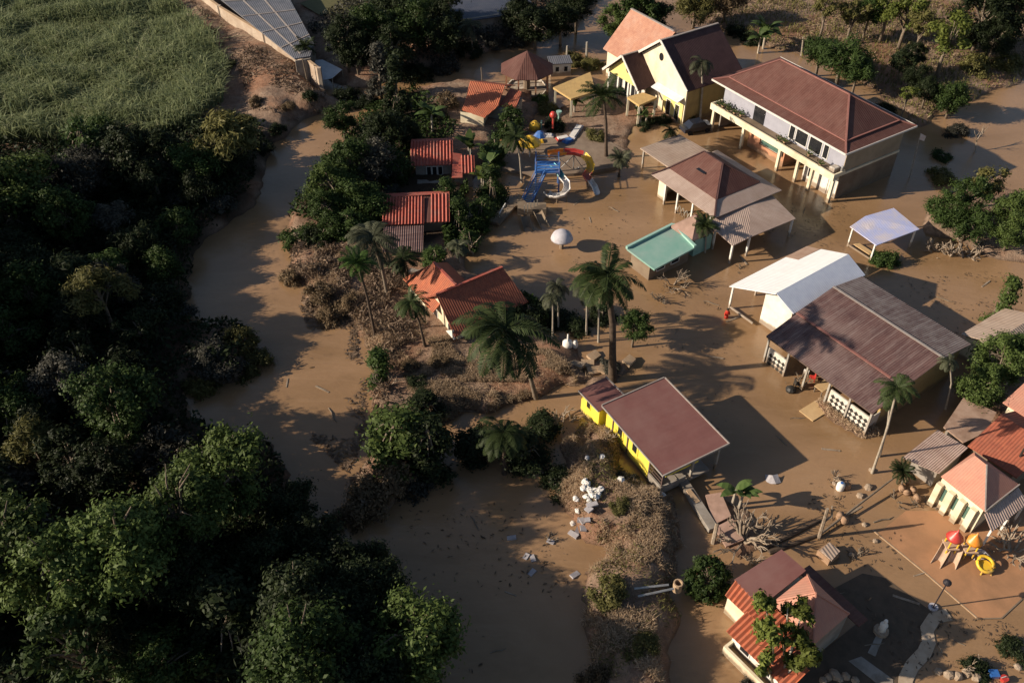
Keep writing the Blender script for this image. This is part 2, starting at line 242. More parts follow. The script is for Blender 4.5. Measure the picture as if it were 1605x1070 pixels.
# ------------------------------------------------------------------ mesh helpers
class MB:
    def __init__(s): s.v = []; s.f = []
    def add(s, vs, fs):
        k = len(s.v); s.v += [tuple(p) for p in vs]; s.f += [tuple(i + k for i in f) for f in fs]; return s
    def box(s, x0, x1, y0, y1, z0, z1):
        return s.add([(x, y, z) for z in (z0, z1) for y in (y0, y1) for x in (x0, x1)], [(0, 2, 3, 1), (4, 5, 7, 6), (0, 1, 5, 4), (2, 6, 7, 3), (0, 4, 6, 2), (1, 3, 7, 5)])
    def bar(s, p, q, wd, h=None):
        p, q = Vector(p), Vector(q); d = (q - p).normalized(); h = h or wd
        u = d.cross(Vector((0, 0, 1)));
        if u.length < 1e-3: u = Vector((1, 0, 0))
        u.normalize(); n = u.cross(d).normalized(); a, c = u * wd / 2, n * h / 2
        vs = [e + i * a + j * c for e in (p, q) for i, j in ((-1, -1), (1, -1), (1, 1), (-1, 1))]
        return s.add(vs, [(3, 2, 1, 0), (4, 5, 6, 7), (0, 1, 5, 4), (1, 2, 6, 5), (2, 3, 7, 6), (3, 0, 4, 7)])
    def tube(s, pts, rad, n=6, cap=True):
        pts = [Vector(p) for p in pts]; rad = rad if isinstance(rad, (list, tuple)) else [rad] * len(pts)
        k = len(s.v); ref = Vector((.3, .9, .2))
        for i, p in enumerate(pts):
            d = (pts[min(i + 1, len(pts) - 1)] - pts[max(i - 1, 0)]).normalized()
            u = d.cross(ref)
            if u.length < .1: u = d.cross(Vector((1, 0, 0)))
            u.normalize(); v = d.cross(u)
            for j in range(n):
                a = 2 * math.pi * j / n; s.v.append(tuple(p + (u * math.cos(a) + v * math.sin(a)) * rad[i]))
        for i in range(len(pts) - 1):
            for j in range(n):
                a = k + i * n + j; b = k + i * n + (j + 1) % n; s.f.append((a, b, b + n, a + n))
        if cap: s.f.append(tuple(k + j for j in range(n))[::-1]); s.f.append(tuple(k + (len(pts) - 1) * n + j for j in range(n)))
        return s
    def gutter(s, pts, rad, up=(0, 0, 1), arc=200, n=8, th=.06):
        "half-pipe channel along a path"
        pts = [Vector(p) for p in pts]; up = Vector(up); k = len(s.v); m = n + 1
        for i, p in enumerate(pts):
            d = (pts[min(i + 1, len(pts) - 1)] - pts[max(i - 1, 0)]).normalized(); u = d.cross(up).normalized(); v = u.cross(d)
            for rr in (rad, rad + th):
                for j in range(m):
                    a = R(-90 - arc / 2 + arc * j / n); s.v.append(tuple(p + (u * math.cos(a) + v * math.sin(a)) * rr))
        for i in range(len(pts) - 1):
            a = k + i * 2 * m; b = a + 2 * m
            for j in range(n): s.f.append((a + j, a + j + 1, b + j + 1, b + j)); s.f.append((a + m + j + 1, a + m + j, b + m + j, b + m + j + 1))
            s.f.append((a, b, b + m, a + m)); s.f.append((a + n, a + m + n, b + m + n, b + n))
        return s
    def shell(s, vs, fs, th):
        "faces given a thickness downwards, closed round the open edges"
        n = len(vs); vs = [tuple(p) for p in vs]; out = [tuple(f) for f in fs] + [tuple(i + n for i in f)[::-1] for f in fs]; cnt = {}
        for f in fs:
            for a, b in zip(f, f[1:] + f[:1]): cnt[(a, b)] = 1
        for a, b in cnt:
            if (b, a) not in cnt: out.append((b, a, a + n, b + n))
        return s.add(vs + [(x, y, z - th) for x, y, z in vs], out)
    def slab(s, pts, th):
        pts = [tuple(p) for p in pts]
        ar = sum(p[0] * q[1] - q[0] * p[1] for p, q in zip(pts, pts[1:] + pts[:1]))
        if ar < 0: pts = pts[::-1]
        return s.shell(pts, [tuple(range(len(pts)))], th)
    def sheet(s, a, b, c, d, ribs, amp, th=.05, nv=3):
        "corrugated panel: a-b along the eave, d-c along the ridge"
        a, b, c, d = map(Vector, (a, b, c, d)); n = (b - a).cross(d - a).normalized(); nu = ribs * 4
        vs = []; fs = []
        for j in range(nv + 1):
            for i in range(nu + 1):
                u, v = i / nu, j / nv; p = (a * (1 - u) + b * u) * (1 - v) + (d * (1 - u) + c * u) * v
                vs.append(p + n * amp * math.sin(2 * math.pi * ribs * u))
        for j in range(nv):
            for i in range(nu): k = j * (nu + 1) + i; fs.append((k, k + 1, k + nu + 2, k + nu + 1))
        return s.shell(vs, fs, th)
    def lathe(s, prof, n=12, c=(0, 0, 0)):
        k = len(s.v)
        for r, z in prof:
            for j in range(n): a = 2 * math.pi * j / n; s.v.append((c[0] + r * math.cos(a), c[1] + r * math.sin(a), c[2] + z))
        for i in range(len(prof) - 1):
            for j in range(n): a = k + i * n + j; b = k + i * n + (j + 1) % n; s.f.append((a, b, b + n, a + n))
        s.f.append(tuple(k + j for j in range(n))[::-1]); s.f.append(tuple(k + (len(prof) - 1) * n + j for j in range(n))); return s
    def mesh(s, name, m, smooth=False, uv=True):
        me = bpy.data.meshes.new(name); me.from_pydata(s.v, [], s.f); me.validate(); me.update()
        if m: me.materials.append(MATS[m] if isinstance(m, str) else m)
        if uv and len(me.polygons) < 6000:
            ul = me.uv_layers.new(name='metres'); Z = Vector((0, 0, 1))
            for p in me.polygons:
                n = p.normal; u = Z.cross(n)
                if u.length < 1e-3: u = Vector((1, 0, 0))
                u.normalize(); v = n.cross(u)
                for li in p.loop_indices: co = me.vertices[me.loops[li].vertex_index].co; ul.data[li].uv = (co.dot(u), co.dot(v))
        if smooth: me.polygons.foreach_set('use_smooth', [True] * len(me.polygons))
        return me
    def build(s, name, m, parent=None, smooth=False, uv=True):
        o = bpy.data.objects.new(name, s.mesh(name, m, smooth, uv)); COL.objects.link(o)
        if parent: o.parent = parent
        return o
def np_mesh(name, V, F, m):
    "V (n,3), F (k,4) numpy quads"
    me = bpy.data.meshes.new(name); me.vertices.add(len(V)); me.vertices.foreach_set('co', np.ascontiguousarray(V, dtype=np.float32).ravel())
    k = len(F); me.loops.add(k * 4); me.loops.foreach_set('vertex_index', np.ascontiguousarray(F, dtype=np.int32).ravel())
    me.polygons.add(k); me.polygons.foreach_set('loop_start', np.arange(0, k * 4, 4, dtype=np.int32)); me.polygons.foreach_set('loop_total', np.full(k, 4, dtype=np.int32))
    me.update(calc_edges=True); me.materials.append(MATS[m] if isinstance(m, str) else m); return me
def tag(o, label=None, cat=None, group=None, kind=None):
    if label: o['label'] = label
    if cat: o['category'] = cat
    if group: o['group'] = group
    if kind: o['kind'] = kind
    return o
def thing(name, label, cat, loc=(0, 0, 0), rz=0.0, group=None):
    o = bpy.data.objects.new(name, None); COL.objects.link(o); o.location = loc; o.rotation_euler = (0, 0, rz); o.empty_display_size = .3
    return tag(o, label, cat, group)
def copy_tree(o, parent=None):
    c = o.copy(); COL.objects.link(c); c.parent = parent
    for ch in list(o.children): copy_tree(ch, c)
    return c
def obj_from(me, name, parent=None):
    o = bpy.data.objects.new(name, me); COL.objects.link(o)
    if parent: o.parent = parent
    return o

class Bld:
    "a building frame: origin at the near eave corner, +x to the right-back, +y to the left-back"
    def __init__(s, name, label, cat, corner, z, ang, group=None):
        s.o = W(*corner, z); s.a = R(ang); s.e = thing(name, label, cat, (*s.o, 0), s.a, group)
    def q(s, px, py, z):
        X, Y = W(px, py, z); dx, dy = X - s.o[0], Y - s.o[1]; c, k = math.cos(s.a), math.sin(s.a)
        return (dx * c + dy * k, -dx * k + dy * c, z)
    def part(s, name, m, mb, smooth=False): return mb.build(name, m, s.e, smooth)
    def win(s, face, at, u0, u1, z0, z1, pane='glass_dark', frame='paint_white', name='window', fw=.08):
        "window on a wall facing -x (face 'x') or -y (face 'y')"
        f = MB(); g = MB()
        def bx(mb, a0, a1, b0, b1, d0, d1):
            if face == 'x': mb.box(at - d1, at - d0, a0, a1, b0, b1)
            else: mb.box(a0, a1, at - d1, at - d0, b0, b1)
        bx(f, u0 - fw, u0, z0 - fw, z1 + fw, -.02, .05); bx(f, u1, u1 + fw, z0 - fw, z1 + fw, -.02, .05)
        bx(f, u0, u1, z1, z1 + fw, -.02, .047); bx(f, u0, u1, z0 - fw, z0, -.02, .06)
        fo = f.build(name, frame, s.e); bx(g, u0, u1, z0, z1, -.02, .02); g.build('pane', pane, fo); return fo
    def walls(s, x0, x1, y0, y1, z0, z1, m, name='wall', th=.18):
        b = MB(); b.box(x0, x0 + th, y0, y1, z0, z1); b.box(x1 - th, x1, y0, y1, z0, z1)
        b.box(x0 + th, x1 - th, y0, y0 + th, z0, z1); b.box(x0 + th, x1 - th, y1 - th, y1, z0, z1); return s.part(name, m, b)
def hip(x0, x1, y0, y1, z, rz, r0, r1, th=.12):
    "hip roof, ridge along y from r0 to r1"
    xm = (x0 + x1) / 2
    return MB().shell([(x0, y0, z), (x1, y0, z), (x1, y1, z), (x0, y1, z), (xm, r0, rz), (xm, r1, rz)], [(0, 1, 4), (1, 2, 5, 4), (2, 3, 5), (3, 0, 4, 5)], th)
def ring(o, i, zo, zi, th=.12):
    "sloping skirt between an outer and an inner rectangle (x0,x1,y0,y1)"
    c = lambda r, z: [(r[0], r[2], z), (r[1], r[2], z), (r[1], r[3], z), (r[0], r[3], z)]
    return MB().shell(c(o, zo) + c(i, zi), [(0, 1, 5, 4), (1, 2, 6, 5), (2, 3, 7, 6), (3, 0, 4, 7)], th)

# ------------------------------------------------------------------ terrain
def vnoise(x, y, s, seed=0):
    x, y = x / s, y / s; xi, yi = np.floor(x).astype(np.int64), np.floor(y).astype(np.int64); fx, fy = x - xi, y - yi
    fx, fy = fx * fx * (3 - 2 * fx), fy * fy * (3 - 2 * fy)
    def h(a, b): t = np.sin(a * 127.1 + b * 311.7 + seed * 74.7) * 43758.5453; return t - np.floor(t)
    return (h(xi, yi) * (1 - fx) + h(xi + 1, yi) * fx) * (1 - fy) + (h(xi, yi + 1) * (1 - fx) + h(xi + 1, yi + 1) * fx) * fy
def sdf(x, y, poly):
    d = np.full(x.shape, 1e9); ins = np.zeros(x.shape, bool)
    for (ax, ay), (bx, by) in zip(poly, poly[1:] + poly[:1]):
        ex, ey = bx - ax, by - ay; t = np.clip(((x - ax) * ex + (y - ay) * ey) / (ex * ex + ey * ey + 1e-9), 0, 1)
        d = np.minimum(d, np.hypot(x - ax - t * ex, y - ay - t * ey))
        cr = ((ay > y) != (by > y)) & (x < (bx - ax) * (y - ay) / (by - ay + 1e-12) + ax); ins ^= cr
    return np.where(ins, d, -d)
LANDS = {
 'left': ([(-500, 1180), (-600, -90), (300, -90), (505, 140), (540, 165), (470, 185), (430, 235), (400, 320), (335, 370), (300, 440), (310, 500), (360, 500), (405, 515), (412, 560), (380, 600), (300, 612), (292, 640), (350, 670), (430, 690), (470, 770), (500, 830), (560, 880), (640, 930), (700, 990), (715, 1180)], 1.3, 2.5),
 'island': ([(560, 185), (510, 250), (480, 300), (440, 335), (450, 420), (480, 490), (550, 510), (580, 570), (570, 680), (545, 760), (525, 815), (590, 835), (650, 780), (690, 740), (690, 665), (760, 650), (860, 625), (912, 606), (940, 640), (965, 600), (1000, 585), (985, 562), (935, 590), (900, 545), (870, 530), (850, 480), (800, 440), (740, 420), (720, 360), (740, 290), (770, 250), (800, 205), (860, 180), (840, 142), (720, 122), (640, 142)], .9, 2.2),
 'villa': ([(770, 262), (800, 205), (880, 165), (1000, 128), (1110, 165), (1112, 195), (1000, 200), (985, 250), (960, 268), (860, 275)], .28, 1.5),
 'bank': ([(875, 690), (925, 655), (960, 690), (1010, 755), (1070, 762), (1082, 900), (1078, 1180), (905, 1180), (915, 1000), (908, 930), (930, 870), (895, 850), (870, 790)], 1.7, 3.2),
 'far': ([(1050, -100), (1055, 15), (1120, 50), (1190, 75), (1330, 118), (1440, 215), (1500, 180), (1610, 130), (2000, 150), (2000, -100)], .5, 3.0),
 'farbank': ([(300, -100), (440, 20), (500, 122), (545, 142), (590, 138), (640, 118), (760, 85), (900, 45), (960, -20), (980, -100)], 1.1, 2.5),
 'roots': ([(1445, 365), (1500, 385), (1560, 410), (1700, 430), (1700, 310), (1560, 290), (1490, 300), (1440, 320)], .6, 1.5),
 'corner': ([(1490, 640), (1520, 600), (1560, 560), (1700, 520), (1700, 760), (1560, 690)], .35, 1.5),
 'heap': ([(1275, 632), (1300, 660), (1350, 690), (1385, 688), (1370, 660), (1290, 620)], .5, .8),
 'rubble': ([(1095, 770), (1120, 850), (1160, 880), (1200, 870), (1215, 830), (1180, 790), (1130, 770)], .25, 1.2),
}
LW = {k: (WP(p), h, e) for k, (p, h, e) in LANDS.items()}
def ground_z(x, y):
    x, y = np.asarray(x, float), np.asarray(y, float); z = np.full(x.shape, -.7)
    wob = (vnoise(x, y, 2.2, 3) - .5) * 1.6 + (vnoise(x, y, .9, 5) - .5) * .7
    for k, (p, h, e) in LW.items():
        d = sdf(x, y, p) + wob * (e / 2.2); t = np.clip((d + .8) / (e + .8), 0, 1); t = t * t * (3 - 2 * t)
        z = np.maximum(z, -.7 + t * (h + .7 + (vnoise(x, y, 3.5, 9) - .5) * .5 * h + (vnoise(x, y, .8, 2) - .5) * .18))
    return z
BANK = WP([(225, -60), (330, -60), (505, 150), (530, 175), (455, 205), (410, 200), (370, 120), (300, 55)])
def ground_all(x, y):
    z = ground_z(x, y); d = sdf(x, y, BANK); t = np.clip((d + 1) / 3.5, 0, 1)
    return np.where(t > 0, np.maximum(z, z + t * (.7 + .8 * (vnoise(x, y, 5, 4) - .3))), z)
def gz(X, Y): return float(ground_all(np.array([X]), np.array([Y]))[0])
gx = np.arange(-110, 130.1, .75); gy = np.arange(18, 240.1, .75); GX, GY = np.meshgrid(gx, gy)
GZ = ground_all(GX, GY)
V = np.stack([GX, GY, GZ], -1).reshape(-1, 3); nxg, nyg = len(gx), len(gy)
I = (np.arange(nyg - 1)[:, None] * nxg + np.arange(nxg - 1)[None, :]).ravel(); F = np.stack([I, I + 1, I + nxg + 1, I + nxg], -1)
me = np_mesh('ground', V, F, ground_material()); me.polygons.foreach_set('use_smooth', [True] * len(me.polygons))
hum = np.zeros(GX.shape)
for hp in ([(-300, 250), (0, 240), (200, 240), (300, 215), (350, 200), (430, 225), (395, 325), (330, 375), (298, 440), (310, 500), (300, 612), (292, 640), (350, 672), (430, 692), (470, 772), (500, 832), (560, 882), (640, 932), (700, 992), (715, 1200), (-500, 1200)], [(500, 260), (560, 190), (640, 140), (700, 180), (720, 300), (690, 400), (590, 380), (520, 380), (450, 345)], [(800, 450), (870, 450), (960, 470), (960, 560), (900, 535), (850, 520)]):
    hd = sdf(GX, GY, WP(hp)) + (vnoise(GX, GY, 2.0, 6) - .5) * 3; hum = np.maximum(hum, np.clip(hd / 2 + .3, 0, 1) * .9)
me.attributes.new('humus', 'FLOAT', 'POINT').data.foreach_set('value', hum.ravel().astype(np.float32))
tag(obj_from(me, 'ground'), 'muddy brown river banks and flood deposits', None, None, 'structure')
tag(MB().add([(-400, -100, 0), (400, -100, 0), (400, 600, 0), (-400, 600, 0)], [(0, 1, 2, 3)]).build('water', water_material()), 'muddy brown flood water', None, None, 'structure')

# ------------------------------------------------------------------ buildings
def guesthouse():
    b = Bld('guesthouse', 'two storey guesthouse with long maroon hipped roof and cream balcony', 'building', (1325.8, 241.6), 7, 32.5)
    lx, ly = 12.4, 22.8
    b.part('roof', 'roof_maroon', hip(1.5, lx - 1.5, 1.5, ly - 1.5, 7.5, 10.2, 6.1, 17.4, .1))
    b.part('roof_skirt', 'roof_maroon', ring((0, lx, 0, ly), (1.62, lx - 1.62, 1.62, ly - 1.62), 7.0, 7.42, .1))
    r = MB()
    for p, q in (((1.5, 1.5), (1.5, ly - 1.5)), ((1.5, 1.5), (lx - 1.5, 1.5)), ((lx - 1.5, 1.5), (lx - 1.5, ly - 1.5)), ((1.5, ly - 1.5), (lx - 1.5, ly - 1.5))): r.bar((*p, 7.53), (*q, 7.53), .2, .1)
    xm = lx / 2
    for p, q in (((1.5, 1.5, 7.55), (xm, 6.1, 10.25)), ((lx - 1.5, 1.5, 7.55), (xm, 6.1, 10.25)), ((1.5, ly - 1.5, 7.55), (xm, 17.4, 10.25)), ((lx - 1.5, ly - 1.5, 7.55), (xm, 17.4, 10.25)), ((xm, 6.1, 10.25), (xm, 17.4, 10.25)),
                 ((0.05, .05, 7.03), (1.5, 1.5, 7.5)), ((lx - .05, .05, 7.03), (lx - 1.5, 1.5, 7.5)), ((.05, ly - .05, 7.03), (1.5, ly - 1.5, 7.5))): r.bar(p, q, .2, .12)
    b.part('ridge_cap', 'ridge_pink', r)
    f = MB(); f.bar((-.04, -.04, 6.93), (-.04, ly, 6.93), .08, .22); f.bar((0, -.06, 6.93), (lx, -.06, 6.93), .08, .22); f.bar((lx + .04, 0, 6.93), (lx + .04, ly, 6.93), .08, .22); b.part('fascia', 'fascia_white', f)
    b.walls(1.7, lx - .9, .9, ly - 1, 3.6, 6.95, 'wall_lilac', 'upper_wall')
    g = MB(); g.box(1.5, lx - .88, .82, .9, 3.62, 6.9); b.part('end_wall', 'wall_beige', g)
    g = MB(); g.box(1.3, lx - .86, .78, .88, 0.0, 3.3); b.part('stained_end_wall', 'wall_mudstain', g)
    fl = MB(); fl.box(-.1, lx - .8, .7, ly - .9, 3.3, 3.6); b.part('floor_slab', 'wall_cream', fl)
    pr = MB(); pr.box(-.35, -.15, .5, ly - .8, 3.2, 4.05); pr.box(-.15, 1.6, .5, .7, 3.62, 4.05); pr.box(-.15, 1.6, ly - 1, ly - .8, 3.62, 4.05); b.part('balcony_parapet', 'wall_cream', pr)
    bf = MB(); bf.box(-.15, 1.68, .7, ly - 1, 3.62, 3.66); b.part('balcony_floor', 'wall_mudstain', bf)
    for y0, y1 in ((3.6, 4.3), (4.7, 6.6), (7.0, 8.8), (9.1, 9.9)): b.win('x', 1.7, y0, y1, 4.0, 6.4)
    a = MB(); pts = [(1.66, 15.2 + .95 * math.cos(t), 5.5 + .95 * math.sin(t)) for t in np.linspace(0, math.pi, 9)]
    a.add([(1.62, 14.25, 3.7), (1.62, 16.15, 3.7)] + [(1.62, p[1], p[2]) for p in pts], [tuple([0, 1] + list(range(2, 11)))]); b.part('arched_door', 'glass_dark', a)
    # lower storey
    lo = MB(); lo.box(1.35, 1.55, 14.0, 15.8, -.3, 3.3); lo.box(1.35, 1.55, 9.8, 14.0, -.3, 1.2); lo.box(1.34, lx - .9, 15.8, 16.0, -.3, 3.3); lo.box(1.36, lx - .9, 9.6, 9.8, -.3, 3.3); b.part('salmon_wall', 'wall_salmon', lo)
    b.win('x', 1.5, 10.2, 13.8, 1.35, 3.1, 'glass_green', 'post_grey')
    lo = MB(); lo.box(1.3, 1.5, .88, 6.2, -.3, 3.3); lo.box(1.5, lx - .9, 6.0, 6.2, -.3, 3.3); b.part('ground_wall', 'wall_white', lo)
    b.win('x', 1.3, 4.6, 5.4, .9, 2.6); b.win('x', 1.3, 1.2, 1.9, .3, 2.8, 'glass_green')
    d = MB(); d.box(1.22, 1.29, 2.2, 3.6, 0, 2.7); b.part('door', 'paint_white', d)
    bk = MB(); bk.box(lx - 1.2, lx - .95, .9, ly - 1, -.3, 3.3); bk.box(1.6, lx - 1.2, ly - 1.2, ly - 1, -.3, 3.3); b.part('back_wall', 'wall_grey', bk)
    for y in (.75, 4.0, 6.3, 9.4, 15.9, ly - 1.2):
        c = MB(); c.box(-.05, .3, y - .18, y + .18, -.4, 3.3); b.part('column', 'wall_cream', c)
    t = thing('water_tank', 'white box and tank on the guesthouse balcony corner', 'box', (0, 0, 0)); t.parent = None
    X = MB(); X.box(-.5, .5, -.4, .4, 0, .55); X.box(-.42, .42, -.32, .32, .55, .6)
    p = local(b, .9, 1.6, 3.68); t.location = p; t.rotation_euler[2] = b.a; X.build('case', 'paint_white', t); MB().lathe([(.16, 0), (.16, .9), (.1, 1)], 8, (.2, -.9, 0)).build('cylinder', 'steel', t)
    u = thing('pump_box', 'small white cabinet standing at the water by guesthouse corner', 'cabinet', (*W(1316, 303), 0), b.a)
    MB().box(-.35, .35, -.3, .3, -.3, .95).build('case', 'paint_white', u); MB().box(-.38, -.352, -.22, .22, .1, .85).build('door', 'post_grey', u)
    me_ = MB().lathe([(.16, 0), (.24, .35), (.2, .38)], 8).mesh('pot', 'pot_clay', True); rg = np.random.default_rng(4)
    pv, pf = quads(rg, rg.normal(size=(40, 3)) * .22 + np.array([0, 0, .65]), unit(rg.normal(size=(40, 3))), .35, .16); pl = np_mesh('foliage', pv, pf, 'leaf_mid')
    for i, y in enumerate((21.2, 20.6, 19.9, 19.3, 18.4, 17.5, 10.1, 9.4, 5.6, 3.2)):
        o = obj_from(me_, 'flower_pot'); o.location = local(b, .25 + .3 * (i % 3), y, 3.66); tag(o, 'small potted plant standing along the guesthouse balcony', 'plant pot', 'potted plants on the guesthouse balcony'); obj_from(pl, 'foliage', o)
    return b
def quads(rng, C, N, ln, wd, fold=.15):
    "diamond leaves at C facing N"
    n = len(C); T = rng.normal(size=(n, 3)); T -= N * (T * N).sum(1)[:, None]; T /= np.linalg.norm(T, axis=1)[:, None] + 1e-9; B = np.cross(N, T)
    k = np.clip(np.exp(rng.normal(size=n) * .3), .5, 1.5)[:, None]; ln = ln * k; wd = wd * k * rng.uniform(.7, 1.2, n)[:, None]
    V = np.stack([C - T * ln / 2, C + B * wd / 2 + N * wd * fold, C + T * ln / 2, C - B * wd / 2 + N * wd * fold], 1).reshape(-1, 3)
    return V, np.arange(n * 4).reshape(-1, 4)
def unit(a): return a / (np.linalg.norm(a, axis=-1, keepdims=True) + 1e-9)
def local(b, x, y, z): c, s = math.cos(b.a), math.sin(b.a); return (b.o[0] + x * c - y * s, b.o[1] + x * s + y * c, z)

def big_house():
    b = Bld('villa', 'large yellow villa with steep dark and pink tiled gable roofs', 'house', (1080, 138.5), 5.5, 33)
    G = gz(*b.o) - .3
    m = MB(); m.shell([(-.5, -.3, 5.3), (9.8, -.3, 5.3), (9.8, 6, 10), (-.5, 6, 10), (9.8, 12.2, 5.3), (-.5, 12.2, 5.3)], [(0, 1, 2, 3), (3, 2, 4, 5)], .15); b.part('main_roof', 'roof_dark', m)
    m = MB(); m.shell([(-.1, 8.8, 4.2), (4.6, 8.8, 9.0), (4.6, 18.5, 9.0), (-.1, 18.5, 4.2), (9.3, 8.8, 4.2), (9.3, 18.5, 4.2)], [(0, 1, 2, 3), (1, 4, 5, 2)], .15); b.part('side_roof', 'roof_pink', m)
    m = MB(); m.shell([(-3.3, 6.4, 3.4), (.3, 6.4, 3.4), (2.2, 10.3, 6.9), (-3.3, 10.3, 6.9), (.3, 14.3, 3.4), (-3.3, 14.3, 3.4)], [(0, 1, 2, 3), (3, 2, 4, 5)], .13); b.part('porch_roof', 'roof_dark', m)
    # gable walls
    w_ = MB(); vs = [(0, .3, G), (0, 11.6, G), (0, 11.6, 5.4), (0, 6, 9.75), (0, .3, 5.4)]; w_.add(vs + [(.2, y, z) for _, y, z in vs], [(0, 1, 2, 3, 4)[::-1], (5, 6, 7, 8, 9), (0, 5, 9, 4), (4, 9, 8, 3), (3, 8, 7, 2)])
    b.part('gable_wall', 'wall_cream', w_)
    w_ = MB(); w_.box(.2, 9.4, .3, .5, G, 5.3); w_.box(9.2, 9.4, .5, 11.6, G, 5.3); b.part('side_wall', 'wall_ochre', w_)
    w_ = MB(); w_.box(.4, 8.8, 11.4, 11.6, G, 4.2); w_.box(.35, .55, 11.6, 18, G, 4.3); w_.box(.55, 8.8, 17.8, 18, G, 4.3); b.part('back_wall', 'wall_cream', w_)
    w_ = MB(); vs = [(-2.6, 6.9, 3.2), (-2.6, 13.8, 3.2), (-2.6, 13.8, 3.5), (-2.6, 10.3, 6.65), (-2.6, 6.9, 3.5)]; w_.add(vs + [(-2.4, y, z) for _, y, z in vs], [(4, 3, 2, 1, 0), (5, 6, 7, 8, 9), (0, 5, 9, 4), (4, 9, 8, 3), (3, 8, 7, 2), (0, 1, 6, 5)]); b.part('porch_gable', 'wall_pale_yellow', w_)
    w_ = MB(); w_.box(-2.4, -.05, 13.5, 13.7, G, 3.4); w_.box(-1.5, -1.3, 7, 13.5, G, 3.2); b.part('porch_wall', 'wall_white', w_)
    for y in (7.0, 9.2, 11.5, 13.6): MB().box(-2.7, -2.42, y - .14, y + .14, G, 3.2).build('column', 'paint_white', b.e)
    lw = MB(); lw.box(-.12, -.02, .5, 4.6, G, 2.9); b.part('yellow_panel', 'wall_pale_yellow', lw)
    aw = MB(); aw.slab([(-1.1, .6, 3.5), (-.02, .6, 3.9), (-.02, 6.2, 3.9), (-1.1, 6.2, 3.5)], .12); b.part('awning', 'tarp_white', aw)
    for fx, y0, y1, zt, ym, m_ in ((-.56, -.3, 12.2, 10.05, 6, 'fascia_white'), (-3.36, 6.4, 14.3, 6.95, 10.3, 'fascia_white')):
        ze = 5.3 if y0 < 0 else 3.4; f = MB(); f.bar((fx, y0, ze), (fx, ym, zt), .1, .32); f.bar((fx, ym, zt), (fx, y1, ze), .1, .32); b.part('bargeboard', m_, f)
    r = MB(); r.bar((-.4, 6, 10.05), (9.8, 6, 10.05), .3, .12); r.bar((4.6, 9, 9.05), (4.6, 18.5, 9.05), .3, .12); r.bar((-3.3, 10.3, 6.95), (2.2, 10.3, 6.95), .25, .1); b.part('ridge_cap', 'ridge_grey', r)
    def rw(x, y, z, rr):
        f = MB(); n = 12; f.add([(x - .03, y + rr * math.cos(2 * math.pi * k / n), z + rr * 1.25 * math.sin(2 * math.pi * k / n)) for k in range(n)], [tuple(range(n))[::-1]]); f.build('oval_window', 'glass_dark', b.e)
    rw(0, 6.0, 7.6, .45); rw(-2.6, 9.6, 5.0, .4)
    for y0 in (1.2, 3.0): b.win('x', -.1, y0, y0 + .8, .9 + G, 2.4)
    for y0 in (7.6, 9.0, 10.4, 11.8): b.win('x', -1.5, y0, y0 + .8, .7 + G, 2.7)
    # flat porch canopies beside it
    z = 3.3
    def canopy(name, label, px, z, m, th=.28, hh=None):
        P = [(*W(x, y, z), z) for x, y in px]; cx_, cy_ = sum(p[0] for p in P) / 4, sum(p[1] for p in P) / 4
        t = thing(name, label, 'shelter', (cx_, cy_, 0)); L = [(p[0] - cx_, p[1] - cy_, z) for p in P]
        MB().slab(L, th).build('roof', m, t)
        for p in L: MB().box(p[0] * .9 - .14, p[0] * .9 + .14, p[1] * .9 - .14, p[1] * .9 + .14, -.2, z - th).build('post', 'wall_cream', t)
        return t
    canopy('carport', 'flat tan roofed carport on posts left of the yellow villa', [(867, 137), (925, 113), (934, 143), (895, 155)], 3.2, 'roof_tan')
    canopy('porch_shelter', 'small flat tan canopy in front of the villa porch', [(983, 152), (1008, 145), (1030, 153), (1002, 165)], 3.2, 'roof_tan')
    return b

